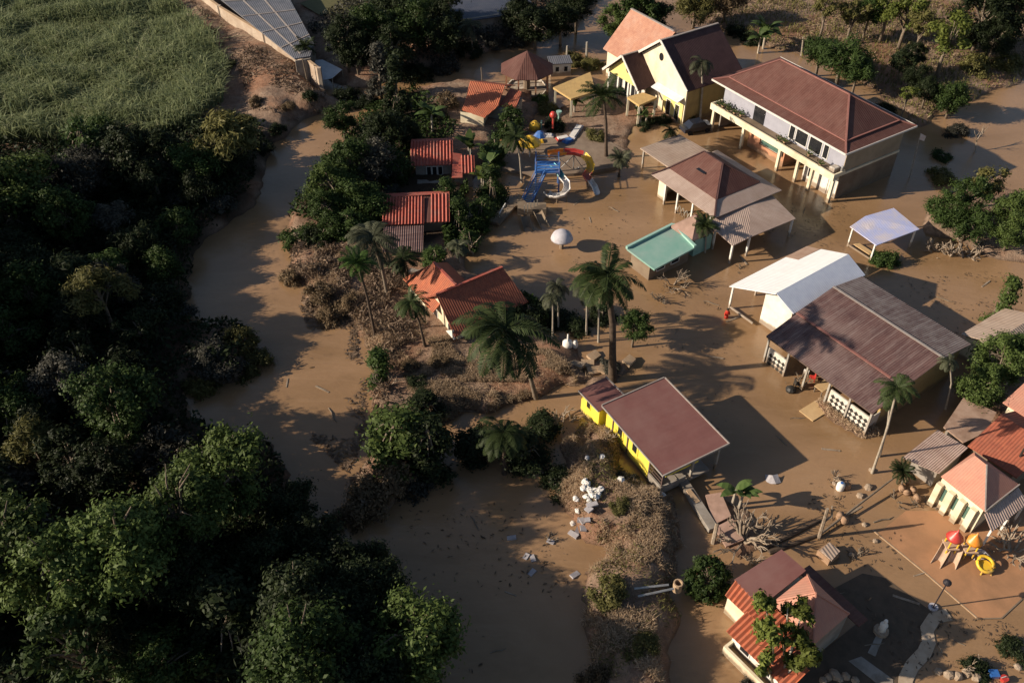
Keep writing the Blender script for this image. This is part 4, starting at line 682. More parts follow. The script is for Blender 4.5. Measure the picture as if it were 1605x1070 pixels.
def top_left():
    # concrete boundary wall and warehouse
    P = WP([(288, -8), (350, 40), (420, 84), (470, 112), (505, 140)], 0.6); t = thing('boundary_wall', 'long pale concrete boundary wall above the dirt bank', 'wall', (*P[2], 0)); m = MB()
    L = [(p[0] - P[2][0], p[1] - P[2][1]) for p in P]
    for (a, b) in zip(L, L[1:]): m.bar((*a, 1.7), (*b, 1.7), .3, 4.0)
    m.build('panel', 'wall_concrete', t)
    for p in L: MB().box(p[0] - .25, p[0] + .25, p[1] - .25, p[1] + .25, -.3, 3.9).build('pillar', 'wall_concrete', t)
    c = MB(); [c.bar((*a, 3.76), (*b, 3.76), .42, .12) for a, b in zip(L, L[1:])]; c.build('coping', 'kerb_pale', t)
    z = 4.2; Q = [(*W(x, y, z), z) for x, y in [(310, -30), (438, -30), (492, 68), (486, 88), (462, 92)]]; o = Q[2]
    t = thing('warehouse', 'long warehouse with dark slate grey metal roof behind the concrete wall', 'building', (o[0], o[1], 0))
    L = [(p[0] - o[0], p[1] - o[1], z) for p in Q]; MB().slab(L, .2).build('roof', 'roof_slate', t)
    s = MB(); a0, a1, b0, b1 = Vector(L[0]), Vector(L[4]), Vector(L[1]), Vector(L[2])
    up = Vector((0, 0, .04))
    for k in (.3, .62): s.bar(a0.lerp(b0, k) + up, a1.lerp(b1, k) + up, .22, .06)
    for k in (.3, .5, .7, .88): s.bar(a0.lerp(a1, k) + up * 1.4, b0.lerp(b1, k) + up * 1.4, .22, .06)
    s.build('roof_seam', 'ridge_grey', t)
    wl = MB(); [wl.bar((L[i][0] * .97, L[i][1] - .3, 1.9), (L[j][0] * .97, L[j][1] - .3, 1.9), .2, 4.2) for i, j in ((1, 2), (2, 3), (3, 4))]; wl.build('wall', 'wall_grey', t)
    z = 2.2; Q = [(*W(x, y, z), z) for x, y in [(478, 96), (505, 92), (536, 106), (520, 118), (500, 120)]]; o = Q[0]; t = thing('tarp_shelter', 'lean-to with crumpled white tarpaulin roof at end of the wall', 'shelter', (o[0], o[1], 0))
    L = [(p[0] - o[0], p[1] - o[1], z - .15 * i) for i, p in enumerate(Q)]; MB().slab(L, .06).build('roof', 'tarp_white', t)
    for p in L[1:4]: MB().tube([(p[0], p[1], -.2), (p[0], p[1], p[2] - .05)], .07).build('post', 'bark_pale', t)
    X, Y = W(765, 8, 4); t = thing('navy_roof_building', 'building with dark navy metal roof beyond the upper river', 'building', (X, Y, 0), R(20)); MB().shell([(-8, -4, 3.6), (7, -4, 3.6), (7, 4, 4.6), (-8, 4, 4.6)], [(0, 1, 2, 3)], .15).build('roof', 'roof_navy', t); MB().box(-7.6, 6.6, -3.6, 3.6, -.3, 3.7).build('wall', 'wall_grey', t)
    X, Y = W(775, 1, 4.6); MB().box(5.6, 7.4, 2, 3.4, 4.4, 4.9).build('roof_patch', 'tarp_white', t)
    z = gz(*W(520, 12)) + .02; tag(MB().add([(*W(x, y, z), z + .3) for x, y in [(470, 8), (520, -10), (600, -10), (590, 10), (560, 22), (500, 26)]], [(5, 4, 3, 2, 1, 0)]).build('lawn', mat('lawn_grass', (.075, .075, .03), (.11, .10, .045), scale=1.5)), 'mown olive lawn', None, None, 'structure')
for fn in (guesthouse, big_house, hall, checker_hall, white_canopy, teal_house, yellow_house, bottom_house, right_cluster, left_houses, top_left): fn()

# ------------------------------------------------------------------ paving, path, playgrounds, small things
rnd = random.Random(7)
def patch(name, px, z, th, m, label, kind='structure'):
    P = WP(px, z); cx_, cy_ = sum(p[0] for p in P) / len(P), sum(p[1] for p in P) / len(P)
    o = MB().slab([(x - cx_, y - cy_, z) for x, y in P], th).build(name, m); o.location = (cx_, cy_, 0); tag(o, label, None, None, kind); return o
patch('pavement', [(1376, 836), (1455, 900), (1532, 968), (1572, 968), (1600, 938), (1640, 900), (1640, 790), (1470, 800), (1420, 800)], .035, .2, 'pavement', 'wet brown paved court')
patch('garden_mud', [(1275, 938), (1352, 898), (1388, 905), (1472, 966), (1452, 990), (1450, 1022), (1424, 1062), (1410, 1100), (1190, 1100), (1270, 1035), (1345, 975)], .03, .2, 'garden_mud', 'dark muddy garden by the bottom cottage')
def strip(px, wd, z, th):
    P = [Vector((*W(x, y, z), z)) for x, y in px]; Lf, Rt = [], []
    for i, p in enumerate(P):
        d = (P[min(i + 1, len(P) - 1)] - P[max(i - 1, 0)]).normalized(); n = Vector((-d.y, d.x, 0)) * wd / 2; Lf.append(p + n); Rt.append(p - n)
    n = len(P); return MB().shell([tuple(p) for p in Lf + Rt], [(i + n, i + 1 + n, i + 1, i) for i in range(n - 1)], th)
tag(strip([(1368, 830), (1455, 901), (1531, 967)], .1, .06, .2).build('kerb', 'kerb_pale'), 'pale kerb line along the wet court', None, None, 'structure')
tag(strip([(1531, 969), (1570, 968), (1602, 938)], .1, .06, .2).build('kerb_edge', 'wall_mudstain'), 'dark kerb at the court corner', None, None, 'structure')
tag(strip([(1488, 962), (1464, 968), (1453, 985), (1456, 1005), (1449, 1022), (1430, 1042), (1420, 1062), (1418, 1085)], .95, .08, .25).build('path', 'path_pale'), 'curved pale path in the flood', None, None, 'structure')
patch('playground_floor', [(775, 262), (800, 222), (850, 203), (930, 207), (985, 238), (965, 262), (900, 272), (840, 274)], .40, .6, 'play_mud', 'muddy playground floor')
def at(px, py, z=0.0): return Vector((*W(px, py, z), z))
def small(name, label, cat, px, py, rz=0, group=None, z=0.0): return thing(name, label, cat, (*W(px, py, z), z), rz, group)

def water_slides():
    bx, by = W(857, 285); t = small('slide_tower', 'blue water slide tower with blue stair and curling white and cyan chute', 'water slide', 857, 285); O = Vector((bx, by, 0))
    L = lambda px, py, z: at(px, py, z) - O
    d = MB(); c = L(858, 262, 3.0); d.box(c.x - 1.5, c.x + 1.5, c.y - 1.3, c.y + 1.3, 2.9, 3.1); d.build('deck', 'plastic_blue', t)
    for dx, dy in ((-1.4, -1.2), (1.4, -1.2), (1.4, 1.2), (-1.4, 1.2)): MB().tube([(c.x + dx, c.y + dy, -.4), (c.x + dx, c.y + dy, 4.4)], .1).build('post', 'plastic_blue', t)
    r = MB(); [r.bar((c.x - 1.4, c.y + s, z), (c.x + 1.4, c.y + s, z), .06) for s in (-1.2, 1.2) for z in (3.5, 3.9)]; [r.bar((c.x + s, c.y - 1.2, z), (c.x + s, c.y + 1.2, z), .06) for s in (1.4,) for z in (3.5, 3.9)]; r.build('railing', 'plastic_bluegrey', t)
    a, b = L(850, 268, 3.0), L(826, 318, .1); s = MB(); sd_ = Vector((0, 1, 0)).cross(a - b); sx = Vector((1, .25, 0)) * .6
    for off in (-1, 1): s.bar(a + sx * off, b + sx * off, .1, .3); s.bar(a + sx * off + Vector((0, 0, .8)), b + sx * off + Vector((0, 0, .8)), .06, .06)
    so_ = s.build('stair', 'plastic_blue', t); st = MB()
    for k in range(14): p = a.lerp(b, (k + .5) / 14); st.bar(p - sx, p + sx, .22, .05)
    st.build('step', 'plastic_bluegrey', so_)
    pts = [L(872, 264, 2.9), L(880, 276, 2.6), L(888, 285, 2.2), L(889, 295, 1.8), L(883, 303, 1.4), L(873, 306, 1.1), L(862, 305, .8), L(857, 300, .6)]
    MB().gutter([L(865, 258, 3.1)] + pts[:2], .36, arc=220).build('cyan_chute', 'plastic_cyan', t, True); MB().gutter(pts[1:], .38, arc=200).build('white_chute', 'plastic_white', t, True)
    for p in (pts[3], pts[5]): MB().tube([(p.x, p.y, -.4), (p.x, p.y, p.z - .4)], .07).build('chute_post', 'post_grey', t)
    bx, by = W(895, 275); t = small('arch_slide', 'big open curved slide banded orange red and yellow with white mouth', 'water slide', 895, 275); O = Vector((bx, by, 0))
    pts = [L(860, 240, 3.2), L(872, 238, 3.2), L(886, 237, 3.0), L(900, 237, 2.9), L(914, 241, 2.7), L(922, 249, 2.4), L(926, 259, 2.0), L(924, 268, 1.7), L(918, 274, 1.4), L(924, 281, 1.0), L(932, 292, .6), L(936, 303, .3)]
    for i, j, m in ((0, 2, 'plastic_orange'), (2, 4, 'plastic_red'), (4, 7, 'plastic_yellow'), (7, 9, 'plastic_red'), (9, 12, 'plastic_white')): MB().gutter(pts[i:min(j + 1, 12)], .45 if j < 10 else .32, arc=210).build('chute', m, t, True)
    for k in (1, 3, 5, 7, 9): p = pts[k]; MB().tube([(p.x, p.y, -.4), (p.x, p.y, p.z - .4)], .08).build('post', 'steel', t)
    br = MB()
    for k in (1, 3, 5): p, q = pts[k], pts[k + 2]; br.tube([(p.x, p.y, p.z - .6), (q.x, q.y, .2)], .05); br.tube([(p.x, p.y, .2), (q.x, q.y, q.z - .6)], .05)
    br.build('brace', 'steel', t)
    t = small('umbrella_fountain', 'yellow and white umbrella shaped play fountain on white legs', 'fountain', 830, 245); MB().lathe([(1.5, 1.9), (1.45, 2.1), (.7, 2.7), (.1, 2.95)], 10).build('canopy', 'plastic_yellow', t)
    for k in range(4): MB().tube([(1 * math.cos(k * 1.57), 1 * math.sin(k * 1.57), -.3), (.5 * math.cos(k * 1.57), .5 * math.sin(k * 1.57), 2.3)], .07).build('leg', 'plastic_white', t)
    t = small('umbrella_fountain', 'small blue umbrella fountain beside the yellow one', 'fountain', 846, 232); MB().lathe([(.9, 1.8), (.5, 2.3), (.1, 2.5)], 8).build('canopy', 'plastic_blue', t); MB().tube([(0, 0, -.3), (0, 0, 2.2)], .09).build('pole', 'plastic_yellow', t)
    t = small('ball_post', 'dark post topped with round red ball in the playground', 'post', 866, 212); MB().tube([(0, 0, -.3), (0, 0, 2.6)], .14).build('pole', 'plastic_red', t); MB().lathe([(.1, 2.5), (.42, 2.75), (.5, 3.0), (.35, 3.35), (.05, 3.5)], 10).build('ball', 'plastic_red', t, True)
    t = small('green_post', 'pale green flared post behind the red ball post', 'post', 875, 205); MB().lathe([(.12, -.3), (.12, 2.2), (.4, 2.9)], 8).build('pole', 'trim_teal', t)
    t = small('flower_toy', 'low yellow and green flower shaped toy at back of the playground', 'play toy', 838, 205); MB().lathe([(.7, -.2), (.8, .9), (.3, 1.4)], 8).build('flower', 'plastic_yellow', t); MB().tube([(.9, 0, -.2), (.9, 0, 1.5)], .12).build('post', 'trim_teal', t)
    for i, (px, py, m, sx, l) in enumerate(((853, 218, 'plastic_white', 1.2, 'low white play bench left of the red ball post'), (882, 222, 'plastic_red', .9, 'low red play block right of the red ball post'), (890, 226, 'plastic_blue', .7, 'blue play block near the arch slide'), (902, 212, 'dome_grey', 2.0, 'wide pale flood mat lying on the playground'), (846, 226, 'plastic_yellow', .5, 'small yellow play block by the blue umbrella'))):
        o = small('play_block', l, 'play block', px, py, .4 * i); MB().box(-sx, sx, -.5, .5, -.2, .55).build('body', m, o); MB().box(-sx * .8, sx * .8, -.35, .35, .55, .7).build('top', 'plastic_white' if i % 2 else m, o)
    t = small('dome_shelter', 'pale grey mushroom dome standing alone in the flood', 'shelter', 880, 389); MB().lathe([(1.28, 1.35), (1.24, 1.5), (1.02, 1.95), (.64, 2.25), (.22, 2.38), (.04, 2.4)], 16).build('dome', 'dome_grey', t, True); MB().lathe([(.25, -.5), (.22, 1.4), (.5, 1.5)], 8).build('stem', 'post_grey', t)
    t = small('twin_chutes', 'pair of dull grey slides with short railing at the pool edge', 'water slide', 835, 340); O = Vector((*W(835, 340), 0))
    for a0, a1 in (((822, 335), (829, 362)), ((843, 330), (855, 356))): MB().gutter([L(*a0, 1.0), L((a0[0] + a1[0]) / 2, (a0[1] + a1[1]) / 2, .6), L(*a1, .1)], .5, arc=180).build('chute', 'wall_mudstain', t, True)
    r = MB()
    for k in range(5): p = L(822 + 5 * k, 331 - 2.2 * k, .9); r.bar((p.x, p.y, -.3), (p.x, p.y, 1.7), .1)
    r.build('railing', 'post_grey', t); MB().box(-1.8, 1.6, .3, 1.7, -.3, .9).build('platform', 'wall_mudstain', t)
    t = small('pool_walkway', 'mud coated walkway with pale handrail left of the grey slides', 'walkway', 795, 330); O = Vector((*W(795, 330), 0)); m = MB(); m.bar(L(774, 350, .3), L(800, 322, .4), 1.4, .35); m.bar(L(800, 322, .4), L(822, 316, .4), 1.2, .35); m.build('deck', 'wall_mudstain', t)
    r = MB(); r.bar(L(783, 334, 1.3), L(792, 319, 1.3), .1); r.bar(L(783, 342, .3), L(783, 334, 1.3), .1); r.bar(L(792, 325, .4), L(792, 319, 1.3), .1); r.build('handrail', 'paint_white', t)
def play_tower():
    t = small('play_tower', 'muddy play tower with two orange red domes and four pale slides', 'playground', 1512, 868); O = Vector((*W(1512, 868), 0)); L = lambda px, py, z: at(px, py, z) - O
    for (px, py, m) in ((1499, 838, 'plastic_red'), (1529, 843, 'plastic_orange')):
        c = L(px, py, 2.3); MB().lathe([(.68, 1.95), (.6, 2.1), (.42, 2.32), (.3, 2.5), (.1, 2.7), (.04, 2.95)], 10, (c.x, c.y, 0)).build('dome', m, t, True)
        for k in range(4): a = .78 + k * 1.571; MB().tube([(c.x + .48 * math.cos(a), c.y + .48 * math.sin(a), -.3), (c.x + .48 * math.cos(a), c.y + .48 * math.sin(a), 2.1)], .06).build('post', 'plastic_yellow', t)
        MB().box(c.x - .5, c.x + .5, c.y - .5, c.y + .5, .95, 1.05).build('deck', 'mud_plastic', t)
    for a0, a1 in (((1488, 848), (1466, 886)), ((1505, 852), (1490, 888)), ((1523, 850), (1520, 876))):
        s = MB(); s.gutter([L(*a0, 1.1), L((a0[0] * .5 + a1[0] * .5), (a0[1] * .5 + a1[1] * .5) + 1, .55), L(*a1, .1)], .36, arc=170, n=6, th=.05); s.build('slide', 'mud_plastic' if a0[0] != 1523 else 'dome_grey', t, True)
    s = MB(); a, b = L(1533, 862, 1.0), L(1550, 878, .1)
    for k in range(6): p = a.lerp(b, k / 5); s.box(p.x - .35, p.x + .35, p.y - .12, p.y + .12, p.z - .08, p.z)
    s.bar(a + Vector((-.35, 0, 0)), b + Vector((-.35, 0, 0)), .06, .2); s.bar(a + Vector((.35, 0, 0)), b + Vector((.35, 0, 0)), .06, .2); s.build('steps', 'dome_grey', t)
    t = small('yellow_ring', 'round yellow plastic spinner with legs beside the play tower', 'play ring', 1541, 890); m = MB()
    pts = [(.62 * math.cos(a), .62 * math.sin(a), .55 + .18 * math.sin(a)) for a in np.linspace(0, 2 * math.pi, 17)]; m.tube(pts, .13); m.build('ring', 'plastic_yellow', t, True); MB().lathe([(.12, .2), (.5, .42), (.5, .47)], 12).build('seat', 'plastic_yellow', t)
    for k in range(3): a = -2.2 + k * 1.1; MB().tube([(.6 * math.cos(a), .6 * math.sin(a), .45), (.85 * math.cos(a), .85 * math.sin(a), -.2)], .06).build('leg', 'plastic_yellow', t)
    t = small('lamp_post', 'slim black lamp post with round head on the wet court edge', 'street lamp', 1462, 952); MB().tube([(0, 0, -.2), (.05, .05, 3.2)], .05).build('pole', 'lamp_black', t); MB().lathe([(.06, 3.15), (.3, 3.3), (.3, 3.45), (.1, 3.6)], 10).build('lamp_head', 'lamp_black', t); MB().lathe([(.36, -.2), (.36, .16), (.2, .16), (.2, .05), (.05, .05)], 12).build('base_ring', 'dome_grey', t)
    t = small('garden_statue', 'white garden statue on round plinth in shade by the bottom cottage', 'statue', 1380, 990); MB().lathe([(.55, -.3), (.55, .3), (.4, .35)], 10).build('plinth', 'rock', t); MB().lathe([(.3, .35), (.24, .7), (.3, 1.0), (.16, 1.25), (.1, 1.32), (.16, 1.45), (.12, 1.6), (.03, 1.68)], 10).build('figure', 'bag_white', t, True)
    patch('garden_path', [(1360, 1022), (1376, 990), (1386, 994), (1372, 1028)], .06, .2, 'wall_grey', 'short grey path by the statue')
    patch('garden_kerb', [(1330, 1035), (1350, 1028), (1400, 1064), (1400, 1090)], .06, .2, 'wall_grey', 'grey path at bottom edge')
def poles():
    def pole(name, label, bx, by, tx, ty, r, m, h=None, cat='pole'):
        h = h or top_z(bx, by, ty); o = Vector((*W(bx, by), 0)); p = Vector((*W(tx, ty, h), h)) - o; t = thing(name, label, cat, o); MB().tube([(0, 0, -.4), p * .5 + Vector((0, 0, .05)), p], [r, r * .9, r * .75]).build('shaft', m, t); return t, p
    t, p = pole('flag_pole', 'thin pale pole with a small ragged flag behind the guesthouse', 1426, 278, 1443, 209, .07, 'bark_pale'); MB().add([(p.x, p.y, p.z), (p.x + .8, p.y, p.z - .4), (p.x + .8, p.y + .1, p.z - 1.1), (p.x, p.y, p.z - .8)], [(0, 1, 2, 3)]).shell([(p.x, p.y - .02, p.z), (p.x + .8, p.y - .02, p.z - .4), (p.x + .8, p.y + .08, p.z - 1.1), (p.x, p.y - .02, p.z - .8)], [(0, 1, 2, 3)], .02).build('flag', 'flag_cloth', t)
    pole('wooden_post', 'pale wooden post standing on the far field behind the guesthouse', 1256, 88, 1259, 58, .13, 'bark_pale')
    pole('wooden_post', 'thin wooden post in the upper river behind the orange cottage', 756, 130, 754, 106, .1, 'bark')
    pole('wooden_post', 'tall grey post near the hedge by the upper river', 919, 97, 920, 66, .2, 'post_grey')
    pole('wooden_post', 'shorter grey post left of the hedge by the upper river', 888, 98, 889, 72, .18, 'post_grey')
    pole('utility_pole', 'slanted wooden pole leaning on the concrete boundary wall', 485, 143, 474, 92, .13, 'bark')
    t, p = pole('snag', 'forked dead trunk standing in shallow water above the bottom cottage', 1284, 842, 1297, 797, .16, 'dead_wood', None, 'dead tree'); m = MB(); m.tube([p * .55, p * .75 + Vector((.5, 0, 0)), p + Vector((.35, .1, .2))], [.1, .09, .07]); m.build('branch', 'dead_wood', t)
    pole('leaning_log', 'pale log leaning out of the dark ditch beside the rubble', 1117, 853, 1124, 820, .19, 'dead_wood', 1.6, 'log')
def litter():
    sk = MB().lathe([(.12, 0), (.3, .04), (.34, .16), (.27, .28), (.12, .34), (.09, .42), (.14, .46)], 9); sk.v = [(x * 1.25 * (1 + .35 * math.sin(3 * z * 9 + 5 * x)) + .05 * rnd.uniform(-1, 1), y * (1 + .3 * math.cos(11 * x + 7 * z)) + .05 * rnd.uniform(-1, 1), z * .8 + .03 * rnd.uniform(-1, 1)) for x, y, z in sk.v]; me_w = sk.mesh('sack', 'bag_white', False); me_g = me_w.copy(); me_g.materials[0] = MATS['bag_dull']
    g = MB().box(-.33, .33, -.22, .22, 0, .16); me_b = g.mesh('package', 'bag_white'); me_bd = g.mesh('package', 'bag_dull')
    def drop(me, name, px, py, label, group, s=1, z=0, flat=1):
        o = obj_from(me, name); x, y = W(px, py, z); o.location = (x, y, max(gz(x, y), 0) + z - .03 + (.22 if gz(x, y) > .1 else 0)); o.rotation_euler = (rnd.uniform(-.2, .2), rnd.uniform(-.2, .2), rnd.uniform(0, 6.3)); o.scale = (s * rnd.uniform(.8, 1.25), s * rnd.uniform(.8, 1.2), s * rnd.uniform(.7, 1.1)); return tag(o, label, 'rubbish bag' if me in (me_w, me_g) else 'package', group)
    for i, (px, py) in enumerate([(915, 778), (918, 784), (913, 788), (920, 790), (924, 795), (930, 792), (935, 797), (932, 803), (926, 801), (917, 801), (901, 799), (921, 806), (938, 792), (916, 782), (904, 812), (898, 820)]): drop(me_w, 'rubbish_bag', px, py, 'white rubbish bag in the pile on the embankment edge', 'white bags dumped on the embankment', rnd.uniform(.6, .95))
    for i, (px, py) in enumerate([(899, 838), (912, 828), (908, 822), (919, 834), (926, 815), (913, 838), (905, 832), (921, 822)]): drop(me_bd, 'package', px, py, 'dull pale package slipping from the pile towards the pond', 'pale packages below the bag pile', rnd.uniform(.8, 1.2))
    for i, (px, py) in enumerate([(863, 849), (825, 872), (835, 875), (802, 843), (901, 901), (868, 757), (834, 897)]): drop(me_bd, 'package', px, py, 'pale package floating on the dark pond', 'packages floating on the pond', 1.0, -.02)
    for i, (px, py) in enumerate([(919, 741), (941, 741), (970, 774), (1035, 790)]): drop(me_w, 'rubbish_bag', px, py, 'white scrap lying on the straw embankment', 'scraps on the straw embankment', .8)
    me_p = MB().lathe([(.2, 0), (.38, .25), (.42, .55), (.3, .8), (.34, .86)], 9).mesh('pot', 'pot_clay', True)
    me_k = MB().lathe([(.4, -.2), (.5, .1), (.4, .4), (.12, .55)], 6).mesh('rock', 'rock')
    for px, py, l in [(1412, 768, 'clay pot at left end of the row by the salmon cottage'), (1422, 774, 'muddy clay pot second in the row by the salmon cottage'), (1432, 771, 'round clay pot third in the row by the salmon cottage'), (1437, 783, 'tall muddy pot in front of the salmon cottage'), (1420, 757, 'mud caked pot under the corrugated shed'), (1324, 765, 'tilted clay pot beside the broken crate in the flood'), (1321, 820, 'clay pot at the fallen pole'), (1318, 812, 'muddy pot above the fallen pole')]: drop_p(me_p, 'pot', px, py, l, 'pot', .8)
    for px, py, l in [(1348, 777, 'brown rock lying in the flood below the thin palm'), (1361, 764, 'flat brown rock just right of the palm foot'), (1372, 848, 'low mud lump breaking the water right of the stump'), (1355, 822, 'small mud lump beside the fallen pole'), (1335, 870, 'long mud lump right of the stump'), (1313, 752, 'dark clump of wreckage in the flood left of the palm foot'), (1308, 758, 'dark rock beside the wreckage clump'), (1366, 737, 'dark root ball at the palm foot')]: drop_p(me_k, 'rock', px, py, l, 'rock', rnd.uniform(.5, .8))
    for px, py in [(1298, 1062), (1308, 1058), (1316, 1064), (1326, 1060), (1290, 1067), (1340, 1066), (1500, 1060), (1515, 1055), (1470, 1052), (1530, 1062), (1595, 1045), (1487, 1058)]: drop_p(me_k, 'rock', px, py, 'pale grey rock in the rubble along the bottom edge', 'rock', rnd.uniform(.5, .9), 'rocks along the bottom edge')
    t = small('blue_crate', 'small bright blue crate in rubble at the bottom right', 'crate', 1556, 1058); MB().box(-.3, .3, -.25, .25, 0, .3).build('body', 'plastic_blue', t); MB().box(-.33, .33, -.28, .28, .3, .36).build('rim', 'plastic_blue', t)
    t = small('red_bucket', 'red bucket in rubble at the bottom right', 'bucket', 1572, 1066); MB().lathe([(.2, 0), (.28, .4)], 9).build('body', 'plastic_red', t); MB().tube([(-.28, 0, .4), (0, 0, .62), (.28, 0, .4)], .03).build('handle', 'steel', t)
    t = small('white_barrel', 'white plastic barrel standing in the flood near the wreckage clump', 'barrel', 1316, 766); MB().lathe([(.3, -.3), (.34, .1), (.34, .6), (.25, .78)], 10).build('body', 'bag_white', t, True); MB().lathe([(.12, .78), (.12, .85)], 8).build('cap', 'plastic_blue', t)
    t = small('urn', 'white urn with finial on the bare red soil clearing', 'urn', 889, 548); t.location.z = gz(t.location.x, t.location.y); MB().lathe([(.38, 0), (.55, .15), (.5, .6), (.2, .75), (.1, .85), (.08, 1.6)], 9).build('body', 'bag_white', t, True)
    t = small('urn', 'smaller white jar beside the tall white urn', 'urn', 901, 548); t.location.z = gz(t.location.x, t.location.y); MB().lathe([(.2, 0), (.3, .25), (.28, .7), (.15, .85), (.2, .92)], 9).build('body', 'bag_white', t, True)
    t = small('plywood_board', 'flat tan plywood board floating in front of checkered wall', 'board', 1275, 645, R(32)); MB().slab([(-1.0, -.85, .1), (1.1, -.75, .12), (1.0, .85, .16), (-1.1, .75, .12)], .08).build('panel', 'board_tan', t)
    P, Q = at(1284, 838, .2), at(1402, 748, .9); t = thing('fallen_pole', 'long thin pole lying across the flood towards the small palm', 'pole', P); MB().tube([(0, 0, 0), (Q - P) * .5, Q - P], [.12, .1, .08]).build('shaft', 'bark', t)
    P, Q = at(1205, 865, .1), at(1282, 838, .1); t = thing('sunken_log', 'long dark log lying in shallow water beside fallen pole', 'log', P); MB().tube([(0, 0, 0), (Q - P) * .5, Q - P], [.22, .2, .12], 7).build('trunk', 'bark_dark', t); P, Q = at(1190, 862, .1), at(1285, 815, .1); t = thing('sunken_log', 'dark log half under water above the other sunken log', 'log', P); MB().tube([(0, 0, 0), (Q - P) * .6, Q - P], [.2, .22, .1], 7).build('trunk', 'bark_dark', t)
    t = small('brick_box', 'broken square planter with pale slab on top above the bottom cottage', 'planter', 1296, 872, .6); MB().box(-.6, .6, -.6, .6, -.3, .7).build('body', 'pot_clay', t); MB().slab([(-.5, -.7, .75), (.7, -.5, .8), (.55, .5, .95), (-.6, .4, .9)], .12).build('slab', 'roof_beige', t)
    for i, (px, l) in enumerate((([(1106, 775), (1130, 771), (1146, 808), (1118, 822)], 'large broken pink slab leaning on rubble by the ditch'), ([(1120, 826), (1148, 812), (1166, 845), (1138, 856)], 'lower broken pink slab nearer the bottom cottage'))):
        P = [at(*p, .45 + .25 * (k in (1, 2))) for k, p in enumerate(px)]; o = MB().slab([p - P[0] for p in P], .18).build('fallen_slab', 'slab_pinkish'); o.location = P[0]; tag(o, l, 'slab')
    P, Q = at(1062, 742, .4), at(1118, 830, .3); t = thing('ditch_wall', 'grey concrete ditch edge running down from yellow bungalow', 'wall', P); MB().bar((0, 0, 0), Q - P, .8, .5).build('wall', 'wall_grey', t); P, Q = at(1078, 768, .6), at(1094, 788, .5); t = thing('fallen_post', 'broken pale concrete post lying beside the ditch edge', 'post', P); MB().bar((0, 0, 0), Q - P, .4, .3).build('shaft', 'kerb_pale', t)
    z = gz(*W(1030, 925)) + .85; t = thing('bridge_poles', 'two parallel grey poles spanning the gap in embankment', 'poles', at(1000, 928, z)); O = t.location
    for a, b in (((994, 922), (1048, 916)), ((1000, 934), (1056, 922))): MB().tube([at(*a, z) - O, at(*b, z) - O], .09).build('pole', 'steel', t)
    t = thing('drain_ring', 'open round pipe end at right end of the grey poles', 'pipe', at(1062, 918, z - .2)); MB().lathe([(.36, -.5), (.36, .45), (.26, .45), (.24, -.2)], 12).build('ring', 'kerb_pale', t)
    t = small('table', 'fallen wooden table under eave of the checkered hall', 'table', 1290, 612, .6); MB().box(-.9, .9, -.5, .5, .7, .76).build('tabletop', 'board_tan', t); [MB().box(x - .04, x + .04, y - .04, y + .04, -.3, .7).build('leg', 'bark', t) for x in (-.8, .8) for y in (-.4, .4)]
    for px, py, m, l in [(1262, 588, 'paint_white', 'white plastic chair toppled under the checkered hall eave'), (1272, 596, 'plastic_red', 'reddish chair in wreckage under the checkered hall eave'), (1268, 572, 'board_tan', 'wooden chair beneath the hall roof edge'), (1248, 606, 'tile_black', 'black chair floating left of the wreckage')]:
        t = small('chair', l, 'chair', px, py, rnd.uniform(0, 6)); MB().box(-.25, .25, -.25, .25, .4, .46).build('seat', m, t); MB().box(-.25, .25, .2, .25, .46, .95).build('backrest', m, t); [MB().box(x - .03, x + .03, y - .03, y + .03, -.2, .4).build('leg', m, t) for x in (-.21, .21) for y in (-.21, .21)]
    t = small('wheelbarrow_wreck', 'round black tub upturned in the flood by the hall', 'tub', 1239, 612); MB().lathe([(.45, -.1), (.5, .25), (.3, .45), (.1, .5)], 9).build('body', 'tile_black', t)
    t = small('sheet_wreck', 'grey crumpled sheet sticking out of shadowed water', 'sheet', 1210, 752); MB().shell([(-.6, -.3, -.1), (.2, -.5, .12), (.7, -.3, .05), (.5, .4, .32), (.0, .2, .4), (-.5, .5, .15)], [(0, 1, 4, 5), (1, 2, 3, 4)], .04).build('panel', 'bag_dull', t)
    for px, py, l in [(920, 572, 'broken concrete block on the red clearing edge'), (905, 578, 'tilted square paving slab in the red clearing'), (930, 583, 'pale concrete lump by the yellow annex'), (945, 580, 'pale slab piece beside the big palm foot'), (985, 570, 'upturned pale slab at the water right of the big palm'), (930, 560, 'long kerb piece curving round the clearing')]:
        x, y = W(px, py); t = thing('concrete_block', l, 'concrete block', (x, y, max(gz(x, y), 0)), rnd.uniform(0, 3)); MB().slab([(-.7, -.4, .3), (.6, -.5, .22), (.75, .3, .35), (-.5, .5, .42)], .3).build('block', 'kerb_pale' if px != 905 else 'rock', t)
def drop_p(me, name, px, py, label, cat, s, group=None):
    o = obj_from(me, name); x, y = W(px, py); o.location = (x, y, max(gz(x, y), -.05)); o.rotation_euler = (rnd.uniform(-.3, .3), rnd.uniform(-.3, .3), rnd.uniform(0, 6.3)); o.scale = (s * rnd.uniform(.8, 1.3), s, s * rnd.uniform(.7, 1.0)); return tag(o, label, cat, group)
